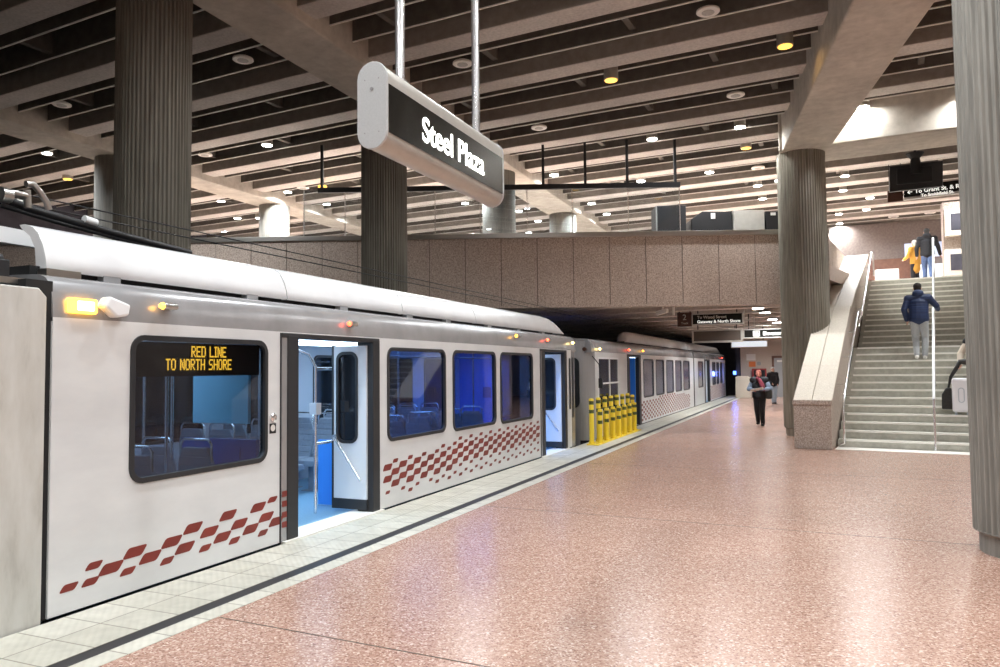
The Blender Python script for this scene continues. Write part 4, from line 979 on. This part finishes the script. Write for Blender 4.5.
# security camera under the ledge
q = py(662, 312, 20.5); t = thing('security_camera', q, 'white security camera fixed under the mezzanine edge over the tram', 'camera')
b = MB(); b.obox(q, Vector((.16, -.05, .03)), Vector((.02, .06, 0)), Vector((0, 0, .055))); under(t, b.build('housing', 'paper', bevel=.01)); q2 = py(673.5, 310, 20.45)
b = MB(); b.tube([q, q+Vector((.05, 0, .28))], .02, 8); b.box(q2.x-.025, q2.x+.025, 20.40, 20.50, q2.z-.14, 3.45); under(t, b.build('mount', 'paper'))

# far end of the platform
q = py(740, 400, 44.0)
t = thing('end_gate', (-4.0, 44, 0), 'pale low gate panel closing the end of the platform by the tunnel', 'gate')
b = MB(); pr = [(py(735.5, 398, 44).x, .0), (py(751, 398, 44).x, 0), (py(751, 380, 44).x, py(751, 379, 44).z), (py(748, 377, 44).x, py(748, 376.5, 44).z), (py(738, 377, 44).x, py(738, 376, 44).z), (py(735.5, 377, 44).x, py(735.5, 377, 44).z)]
b.prism(pr, 44, 44.25, lambda u, v, tt: (u, tt, v)); under(t, b.build('panel', 'stone', bevel=.02))
def flat(name, x0, x1, y0, y1, Y, m_, label, cat, dep=.03):
    a_, c_ = py(x0, y1, Y), py(x1, y0, Y); b = MB(); b.box(a_.x, c_.x, Y-dep, Y, a_.z, c_.z)
    return b.build(name, m_, label=label, cat=cat, bevel=.005)
flat('notice', 746.5, 755.5, 354, 360.5, 45.6, 'paper', 'white notice pinned high on the far wall, above the orange one', 'notice')
flat('notice', 749, 755.5, 361.5, 366.8, 45.6, 'orange', 'orange notice on the far wall beneath the white one', 'notice')
q = py(759, 363.5, 45.6); b = MB(); b.lathe((q.x, 45.5, q.z), [(.11, 0), (.12, .1)], 16, 'y'); b.build('wall_alarm', 'doorgrey', label='small round grey alarm on the far wall right of the orange notice', cat='alarm')
t = thing('fire_cabinet', py(759, 378, 45.6), 'dark red fire hose cabinet on the far wall behind the walking woman', 'cabinet')
o1 = flat('case', 752.5, 766.5, 368.5, 378.5, 45.6, 'redbox', None, None, .25); o2 = flat('glass_door', 754, 765, 370, 377, 45.35, 'blackcloth', None, None, .02); under(t, o1, o2)
b = MB(); a_, c_ = py(774, 358, 45.6), py(790, 358, 45.6); b.box(a_.x, c_.x+.3, 45.5, 45.62, 0, a_.z); b.build('door_1', 'doorgrey', kind='structure')
b = MB(); b.box(a_.x-.12, a_.x, 45.46, 45.6, 0, a_.z+.12); b.box(a_.x-.12, c_.x+.3, 45.46, 45.6, a_.z, a_.z+.12); b.build('door_frame', 'wood', kind='structure')
flat('door_plate', 777, 784, 360, 362, 45.5, 'paper', 'small pale plate at the top of the grey door', 'plate', .02)

# ------------------------------------------------------------------ stair head: monitor, signs, shop front
t = thing('hanging_monitor', py(916, 176, 24), 'black flat monitor hung from the ceiling over the stairs, seen from behind', 'monitor')
Yh = 24.0
a_, c_ = py(889.5, 196, Yh), py(943, 163, Yh)
b = MB(); sl = (py(943, 160.5, Yh).z-py(889.5, 166.5, Yh).z)
bl, brr, tr_, tl_ = py(889.5, 192, Yh), py(943, 186, Yh), py(943, 160.5, Yh), py(889.5, 166.5, Yh)
b.prism([(p.x, p.z) for p in (bl, brr, tr_, tl_)], Yh, Yh+.12, lambda u, v, tt: (u, tt, v)); under(t, b.build('panel', 'dark', bevel=.015))
cpt = py(914, 175, Yh); b = MB(); b.box(cpt.x-.45, cpt.x+.45, Yh-.10, Yh, cpt.z-.25, cpt.z+.2); under(t, b.build('rear_housing', 'black', bevel=.03))
tp = py(915, 160, Yh); b = MB(); b.tube([(tp.x, Yh-.05, cpt.z), (tp.x, Yh-.05, tp.z+.05)], [.16, .12], 12); b.tube([(tp.x, Yh-.05, tp.z), (tp.x, Yh-.05, tp.z+.18)], [.10, .24], 12); b.tube([(tp.x, Yh-.05, tp.z+.18), (tp.x, Yh-.05, 8.74)], .035, 8); under(t, b.build('ceiling_mount', 'black'))
Ys = 25.5
def slant(name, c4, Y, m_, parent, dep=.12):
    b = MB(); b.prism([(py(x_, y_, Y).x, py(x_, y_, Y).z) for x_, y_ in c4], Y, Y+dep, lambda u, v, tt: (u, tt, v)); return under(parent, b.build(name, m_))
t = thing('stair_direction_sign', py(930, 195, Ys), 'black sign with white arrow To Grant St & Ross St, hung above the stairs', 'sign')
slant('face', ((904, 197.5), (975, 188.8), (975, 178), (904, 186.5)), Ys, 'signface', t); slant('lower_rim', ((904, 200), (975, 191.5), (975, 188.8), (904, 197.5)), Ys, 'signgrey', t)
pz0, pz1 = py(907, 194.2, Ys-.01), py(960, 187.6, Ys-.01); dirx = (pz1-pz0).normalized(); upd = Vector((0, 0, 1))
upv = Vector((-dirx.z, 0, dirx.x))
under(t, text('\u2190 To Grant St. & Ross St.', .17, pz0, dirx, upv, 'lit2', 'lettering', .003, bold=.003)); pz2 = py(921, 196.2, Ys-.01); under(t, text('To Smithfield St.', .13, pz2+Vector((0, 0, -.02)), dirx, upv, 'lit2', 'lettering', .003, bold=.003))
t = thing('exit_panel', py(895, 202, Ys), 'small brown panel hung at the left end of the stair direction sign', 'sign')
slant('panel', ((887.5, 202.5), (903, 200.8), (903, 189.5), (887.5, 191)), Ys, 'brown', t)
for x_ in (889.5, 901.5): b = MB(); q = py(x_, 190, Ys); b.tube([(q.x, Ys+.05, q.z), (q.x, Ys+.05, 8.74)], .012, 6); under(t, b.build('hanger', 'dark'))
# wall mounted frames at the right of the stair head
for ya, yb, lb in ((207, 236, 'upper white framed display beside the close column at the stair head'), (248, 276, 'lower white framed display beside the close column at the stair head')):
    Y = 27.6; p0_, p1_ = py(946, yb, Y), py(975, ya, Y); t = thing('framed_display', p0_, lb, 'display', 'framed displays at the stair head')
    b = MB(); b.box(p0_.x, p1_.x, Y, Y+.25, p0_.z, p1_.z); under(t, b.build('frame', 'stone', bevel=.01))
    b = MB(); a_, c_ = py(951, yb-5.5, Y), py(972, ya+5, Y); b.box(a_.x, c_.x, Y-.012, Y+.02, a_.z, c_.z); under(t, b.build('screen', 'darkwall'))
b = MB(); p0_, p1_ = py(945, 278, 27.9), py(975, 200, 27.9); b.box(p0_.x, p1_.x, 27.86, 28.3, 4.5, p1_.z); b.build('wall_pier', 'granite2', kind='structure')
# shop front behind the stairs
b = MB(); p0_, p1_ = py(872, 283, 35.9), py(909, 258, 35.9); b.box(-1, p1_.x, 35.8, 36.0, 4.5, p1_.z); b.box(p1_.x, p1_.x+.12, 35.75, 36.0, 4.5, p1_.z); b.build('wall_panelling', 'wood', kind='structure')
b = MB(); a_, c_ = py(910, 280, 35.9), py(947, 263, 35.9); b.box(a_.x, c_.x, 35.85, 35.99, 4.5, c_.z); b.build('window_1', 'screenwhite', kind='structure')
b = MB(); a_, c_ = py(905, 258, 35.9), py(948, 241, 35.9); b.box(a_.x, c_.x, 35.85, 35.99, a_.z, c_.z); b.build('window_2', 'screenblue', kind='structure')
t = thing('display_case', py(883, 281, 33), 'low white glazed display case standing at the head of the stairs', 'display case')
o1 = flat('case', 875.5, 897.5, 270, 295.2, 33, 'paper', None, None, .5); o2 = flat('lit_front', 877, 896, 273, 276.5, 32.5, 'screenwhite', None, None, .02); under(t, o1, o2)

# ------------------------------------------------------------------ people
def ell(b, c, r, n=12, m_=8):
    c = Vector(c); vs = [c+Vector((0, 0, r[2]))]
    for i in range(1, m_):
        for k in range(n): a = math.pi*i/m_; q = 2*math.pi*k/n; vs.append(c+Vector((r[0]*math.sin(a)*math.cos(q), r[1]*math.sin(a)*math.sin(q), r[2]*math.cos(a))))
    vs.append(c-Vector((0, 0, r[2]))); fs = [(0, 1+(k+1) % n, 1+k) for k in range(n)]
    for i in range(m_-2): fs += [(1+i*n+k, 1+i*n+(k+1) % n, 1+(i+1)*n+(k+1) % n, 1+(i+1)*n+k) for k in range(n)]
    fs += [(len(vs)-1, 1+(m_-2)*n+k, 1+(m_-2)*n+(k+1) % n) for k in range(n)]
    b.add([tuple(v) for v in vs], [f[::-1] for f in fs])
def cap(b, p0, p1, r0, r1, n=6):
    """tapered rounded limb"""
    p0, p1 = Vector(p0), Vector(p1)
    for i in range(n+1): 
        t = i/n; r = r0*(1-t)+r1*t; ell(b, p0.lerp(p1, t), (r, r, r), 10, 7)
    b.tube([p0, p1], [r0*.99, r1*.99], 10)
def solid(b, name, m_, voxel, smooth=6):
    me = bpy.data.meshes.new('raw'); me.from_pydata(b.v, [], b.f); o = bpy.data.objects.new('raw', me); COL.objects.link(o)
    r = o.modifiers.new('r', 'REMESH'); r.mode = 'VOXEL'; r.voxel_size = voxel; r.use_smooth_shade = True
    s_ = o.modifiers.new('s', 'SMOOTH'); s_.factor = .5; s_.iterations = smooth
    dg = bpy.context.evaluated_depsgraph_get(); me2 = bpy.data.meshes.new_from_object(o.evaluated_get(dg)); me2.name = name
    bpy.data.objects.remove(o); me2.materials.clear(); me2.materials.append(M[m_])
    for p in me2.polygons: p.use_smooth = True; p.material_index = 0
    ob = bpy.data.objects.new(name, me2); COL.objects.link(ob); return ob
def person(loc, heading, h, label, skin, hair, top, legs, shoe, J, hairlen=0, hood=False, lower=None, vest=None, long_top=0, name='person'):
    """J: joints in a body frame (x right, y forward, z up, 1.0 = full height); heading = direction faced"""
    t = thing(name, loc, label, 'person')
    c, s_ = math.cos(heading), math.sin(heading)
    def T(p): x_, y_, z_ = (v*h for v in p); return Vector((loc[0]+x_*c-y_*s_, loc[1]+x_*s_+y_*c, loc[2]+z_))
    def put(o): return under(t, o)
    K = dict(head=(0, .01, .935), neck=(0, 0, .86), chest=(0, 0, .74), waist=(0, 0, .62), hip=(0, 0, .53),
             ls=(-.105, 0, .81), rs=(.105, 0, .81), le=(-.13, -.02, .64), re=(.13, -.02, .64), lw=(-.13, .06, .50), rw=(.13, .06, .50),
             lh=(-.05, 0, .51), rh=(.05, 0, .51), lk=(-.052, .02, .28), rk=(.052, .02, .28), la=(-.052, -.01, .04), ra=(.052, -.01, .04)); K.update(J)
    P = {k: T(v) for k, v in K.items()}
    fwd = Vector((-s_, c, 0)); rgt = Vector((c, s_, 0)); u_ = h/1.75
    def torso(b, g):
        for a_, c_, r0, r1 in (('hip', 'waist', .148, .14), ('waist', 'chest', .14, .148)):
            for i in range(5):
                q = P[a_].lerp(P[c_], i/4); r = (r0+(r1-r0)*i/4)*u_
                n0 = len(b.v); ell(b, (0, 0, 0), (r*1.22+g, r*.80+g, r*.9), 14, 8)
                for k in range(n0, len(b.v)): x_, y_, z_ = b.v[k]; b.v[k] = tuple(q+rgt*x_+fwd*y_+Vector((0, 0, z_)))
        cap(b, P['ls'], P['rs'], .062*u_+g, .062*u_+g); cap(b, P['chest'], P['neck'], .10*u_, .055*u_+g*.3)
    def arms(b, g, whole=True):
        for q in 'lr': cap(b, P[q+'s'], P[q+'e'], .052*u_+g, .041*u_+g); cap(b, P[q+'e'], P[q+'w'], .041*u_+g, (.028*u_+g))
    def legsf(b, g, cut=0):
        for q in 'lr': cap(b, P[q+'h'], P[q+'k'], .083*u_+g, .056*u_+g, 8); e_ = P[q+'k'].lerp(P[q+'a'], 1-cut); cap(b, P[q+'k'], e_, .055*u_+g, .038*u_+g, 8)
    # body: one continuous mesh with head, face, hands and five fingers each
    b = MB(); torso(b, 0); arms(b, 0); legsf(b, 0); cap(b, P['neck']-Vector((0, 0, .04*u_)), P['head'], .05*u_, .055*u_)
    hc = P['head']
    def E(off, r):
        n0 = len(b.v); ell(b, (0, 0, 0), r, 14, 9); q = hc+rgt*off[0]*u_+fwd*off[1]*u_+Vector((0, 0, off[2]*u_))
        for k in range(n0, len(b.v)): x_, y_, z_ = b.v[k]; b.v[k] = tuple(q+rgt*x_*u_+fwd*y_*u_+Vector((0, 0, z_*u_)))
    E((0, 0, .015), (.076, .092, .10)); E((0, .03, -.055), (.052, .062, .055)); E((0, .094, -.012), (.014, .02, .024)); E((0, .085, -.052), (.026, .012, .009))
    for q in (-1, 1): E((q*.078, -.005, -.008), (.012, .02, .03)); E((q*.03, .08, .012), (.014, .01, .009)); 
    for q, sg_ in (('l', -1), ('r', 1)):
        wv = P[q+'w']; dr = (P[q+'w']-P[q+'e']).normalized(); sv = (rgt*(-sg_)*.4+fwd).normalized(); sv = (sv-dr*sv.dot(dr)).normalized()
        pc = wv+dr*.05*u_; cap(b, wv, pc, .026*u_, .03*u_, 3); cap(b, pc-sv*.022*u_, pc+sv*.022*u_, .018*u_, .018*u_, 3)
        nn = dr.cross(sv)*(1 if sg_ > 0 else -1)
        for f_, ln in enumerate((.062, .072, .067, .052)):
            o0 = pc+dr*.022*u_+sv*(.027-.018*f_)*u_; m1 = o0+dr*ln*.5*u_+nn*.006*u_; m2 = m1+(dr*.75+nn*.6).normalized()*ln*.5*u_
            cap(b, o0, m1, .0092*u_, .0088*u_, 3); cap(b, m1, m2, .0088*u_, .0075*u_, 3)
        th = pc-dr*.02*u_+sv*.03*u_; cap(b, th, th+(dr*.7+sv*.7).normalized()*.05*u_, .0115*u_, .009*u_, 3)
    for q in 'lr': 
        a_ = P[q+'a']; cap(b, a_, a_+fwd*.10*u_-Vector((0, 0, .02*u_)), .038*u_, .03*u_, 4)
    put(solid(b, 'body', skin, .0065*u_, 4))
    for q in (-1, 1):
        b = MB(); b.smooth = True; ec_ = hc+rgt*q*.031*u_+fwd*.086*u_+Vector((0, 0, .012*u_)); ell(b, ec_, (.010*u_, .007*u_, .006*u_)); put(b.build('eye', 'darkhair'))
    # trousers
    b = MB(); legsf(b, .026, .10); 
    for i in range(4):
        q = P['hip'].lerp(P['waist'], i/3*.75); n0 = len(b.v); r = .135*u_; ell(b, (0, 0, 0), (r*1.22+.012, r*.85+.012, r*.8), 14, 8)
        for k in range(n0, len(b.v)): x_, y_, z_ = b.v[k]; b.v[k] = tuple(q+rgt*x_+fwd*y_+Vector((0, 0, z_)))
    put(solid(b, 'trousers', legs, .011, 5))
    if lower:
        b = MB()
        for q in 'lr': cap(b, P[q+'k'].lerp(P[q+'a'], .25), P[q+'k'].lerp(P[q+'a'], .92), .072*u_, .056*u_, 6)
        put(solid(b, 'trouser_legs', lower, .01, 4))
    # top
    b = MB(); torso(b, .036); arms(b, .028)
    if hood: ell(b, P['neck']+Vector((0, 0, .02*u_))-fwd*.05*u_, (.12*u_, .10*u_, .09*u_), 14, 8)
    if long_top: cap(b, P['hip']+Vector((0, 0, .02)), P['hip']-Vector((0, 0, long_top)), .15*u_, .17*u_)
    put(solid(b, 'jacket' if hood or long_top else 'top', top, .011, 5))
    if vest:
        b = MB(); torso(b, .050); put(solid(b, 'vest', vest, .011, 4))
    # hair
    b = MB(); n0 = len(b.v)
    for off, r in (((0, -.018, .046), (.087, .099, .084)), ((0, -.045, -.01), (.078, .066, .085)))+((((0, -.05, -.08), (.085, .05, .10)),) if hairlen else ()):
        n1 = len(b.v); ell(b, (0, 0, 0), r, 16, 10); q = hc+rgt*off[0]*u_+fwd*off[1]*u_+Vector((0, 0, off[2]*u_))
        for k in range(n1, len(b.v)): x_, y_, z_ = b.v[k]; b.v[k] = tuple(q+rgt*x_*u_+fwd*y_*u_+Vector((0, 0, z_*u_)))
    put(solid(b, 'hair', hair, .010, 3))
    # shoes
    for q in 'lr':
        a_ = P[q+'a']; b = MB(); z_ = Vector((0, 0, -.022*u_)); cap(b, a_+z_-fwd*.03*u_, a_+z_+fwd*.13*u_, .046*u_, .040*u_, 6); cap(b, a_+z_, a_+Vector((0, 0, .02*u_)), .046*u_, .045*u_, 3)
        put(solid(b, 'shoe', shoe, .009, 3))
    return t, P
# man climbing the stairs (back to camera)
mx = py(921, 360, 20.4); base = sp(0, 0, 0)
q = ray(920.5, 340); mb = sd.y
def stair_pt(a, x_):   # point on the stairs at distance a under image column x_
    o = LF+sd*a; d = ray(x_, 350); d2 = Vector((d.x, d.y)); n2 = Vector((sd.x, sd.y)); k = Vector((o.x, o.y)).dot(n2)/d2.dot(n2); return Vector((d2.x*k, d2.y*k, 0))
a1 = 10*TR+.12; p = stair_pt(a1, 920); p.z = RI*11
person(p, -SA, 1.87, 'man in a navy quilted hooded jacket and light grey trousers climbing the stairs', 'skin', 'darkhair', 'navycoat', 'sweat', 'paper',
       dict(head=(-.005, .035, .935), neck=(0, .025, .855), chest=(0, .02, .74), ls=(-.115, .015, .80), rs=(.115, .015, .80), le=(-.165, -.03, .66), lw=(-.14, .03, .53), re=(.20, .04, .70), rw=(.215, .17, .66),
            lk=(-.045, .05, .29), la=(-.035, -.02, .05), rk=(.065, .05, .30), ra=(.055, .0, .045)), hood=True, lower='ljean')
# woman walking towards the camera with papers
p = pz(760.5, 426, 0)
hd = math.pi+math.radians(-8)
wt, WP = person(p, hd, 1.66, 'woman in black trousers and dark vest walking forward with papers in her arms', 'skinred', 'redhair', 'shirtblue', 'blackcloth', 'blackcloth',
       dict(head=(0, .045, .925), neck=(0, .03, .855), le=(-.185, .0, .655), re=(.185, .0, .655), lw=(-.05, .16, .655), rw=(.07, .15, .635), lk=(-.05, .06, .28), la=(-.05, .04, .04), rk=(.05, .02, .28), ra=(.05, -.07, .06)), vest='blackcloth', hairlen=1)
b = MB(); c_ = (WP['lw']+WP['rw'])/2+Vector((0, -.10, .01)); b.obox(c_, (.17, .02, .03), (.02, -.10, .02), (0, -.01, .025))
b.build('papers', 'paper', label='stack of white papers carried by the walking woman', cat='papers', bevel=.004)
b = MB(); c0 = WP['neck']+Vector((.03, -.10, -.02)); b.tube([c0+Vector((-.08, 0, .02)), c0+Vector((.0, -.05, -.05)), c0+Vector((.07, -.06, -.2)), c0+Vector((.11, -.05, -.36))], [.05, .06, .065, .05], 10); o = b.build('scarf', 'maroon'); under(wt, o)
b = MB(); c_ = WP['hip']+Vector((.26, .0, .06)); b.obox(c_, (.09, 0, 0), (0, .14, 0), (0, 0, .14)); b.build('shoulder_bag', 'bagblack', label='dark shoulder bag at the walking woman\'s side', cat='bag', bevel=.04)
# grey-haired man behind her
p = pz(773.5, 404, 0)
person(p, math.pi+.45, 1.72, 'grey haired person in black jacket and light jeans standing behind the walking woman', 'skin', 'palehair', 'blackcloth', 'ljean', 'blackcloth',
       dict(le=(-.155, -.02, .64), lw=(-.10, .07, .54), re=(.155, -.02, .64), rw=(.08, .10, .56), lk=(-.045, .03, .28), la=(-.04, .0, .04), rk=(.04, .03, .28), ra=(.03, .05, .04)))
# two people at the top of the stairs
pt = py(928.5, 281, 28.6); pt.z = 4.5
person((pt.x, pt.y, 4.5), -.1, 1.84, 'person in a black jacket and blue jeans walking away at the top of the stairs', 'skin', 'darkhair', 'blackcloth', 'denim', 'blackcloth',
       dict(ls=(-.12, 0, .81), rs=(.12, 0, .81), le=(-.17, -.02, .65), re=(.17, -.03, .65), lw=(-.17, .02, .52), rw=(.20, .02, .52), lk=(-.05, .08, .29), la=(-.05, .07, .05), rk=(.05, -.02, .28), ra=(.05, -.12, .08)), hood=True)
pt = py(916, 281, 30.2)
person((pt.x, pt.y, 4.5), .7, 1.70, 'blond person in a mustard yellow jacket beside the one in black at the stair top', 'skin', 'palehair', 'mustard', 'blackcloth', 'blackcloth',
       dict(le=(-.17, .02, .66), lw=(-.12, .16, .62), re=(.15, -.02, .64), rw=(.12, .08, .54)), long_top=.22)
# traveller hidden by the close column with suitcase and bag
a3 = 4*TR+.13; p = stair_pt(a3, 978); p.z = RI*5
tp_, TP = person(p, -SA+math.pi, 1.70, 'person in dark coat mostly hidden by the close column, carrying a white case', 'skin', 'darkhair', 'beige', 'blackcloth', 'blackcloth',
       dict(le=(-.17, .03, .67), lw=(-.16, .14, .56), re=(.19, .05, .66), rw=(.20, .15, .53)), vest='blackcloth')
c_ = stair_pt(a3-.32, 959.5); kx = c_.length/745*1.0
zc = py(959, 395, c_.y).z
t = thing('suitcase', (c_.x, c_.y, zc-.42), 'white hard shell case held over the steps beside the close column', 'suitcase')
b = MB(); b.obox((c_.x, c_.y, zc), sr*.17, sd*.12, (0, 0, .36)); under(t, b.build('shell', 'whitebag', bevel=.05))
b = MB(); 
for k_ in (-1, 1): b.lathe((c_.x+k_*.11, c_.y-.02, zc-.40), [(.045, -.02), (.045, .02)], 14, 'x')
under(t, b.build('wheels', 'cargrey'))
b = MB(); b.holed(rrect(-.06, .06, -.16, .16, .06), [rrect(-.04, .04, -.14, .14, .04)], 0, .012, lambda u, v, tt: tuple(Vector((c_.x, c_.y, zc))+sr*u-sd*(.12+tt)+Vector((0, 0, v)))); under(t, b.build('side_handle', 'cargrey'))
c2 = stair_pt(a3-.30, 946.5); z2 = py(946, 398, c2.y).z
t = thing('handbag', (c2.x, c2.y, z2-.25), 'black leather handbag hanging beside the white case on the stairs', 'bag')
b = MB(); b.prism([(-.13, -.24), (.13, -.24), (.12, .10), (.06, .22), (-.04, .22), (-.12, .08)], -.09, .09, lambda u, v, tt: tuple(Vector((c2.x, c2.y, z2))+sr*u+sd*tt+Vector((0, 0, v)))); under(t, b.build('bag_body', 'bagblack', bevel=.03))
hd_ = py(960, 362, c2.y); b = MB(); b.tube([Vector((c2.x, c2.y, z2+.18))+sr*.0, Vector((c2.x, c2.y, z2+.45))+sr*.06, hd_, hd_+sr*.12], [.02, .035, .06, .07], 8); under(t, b.build('strap', 'bagblack'))
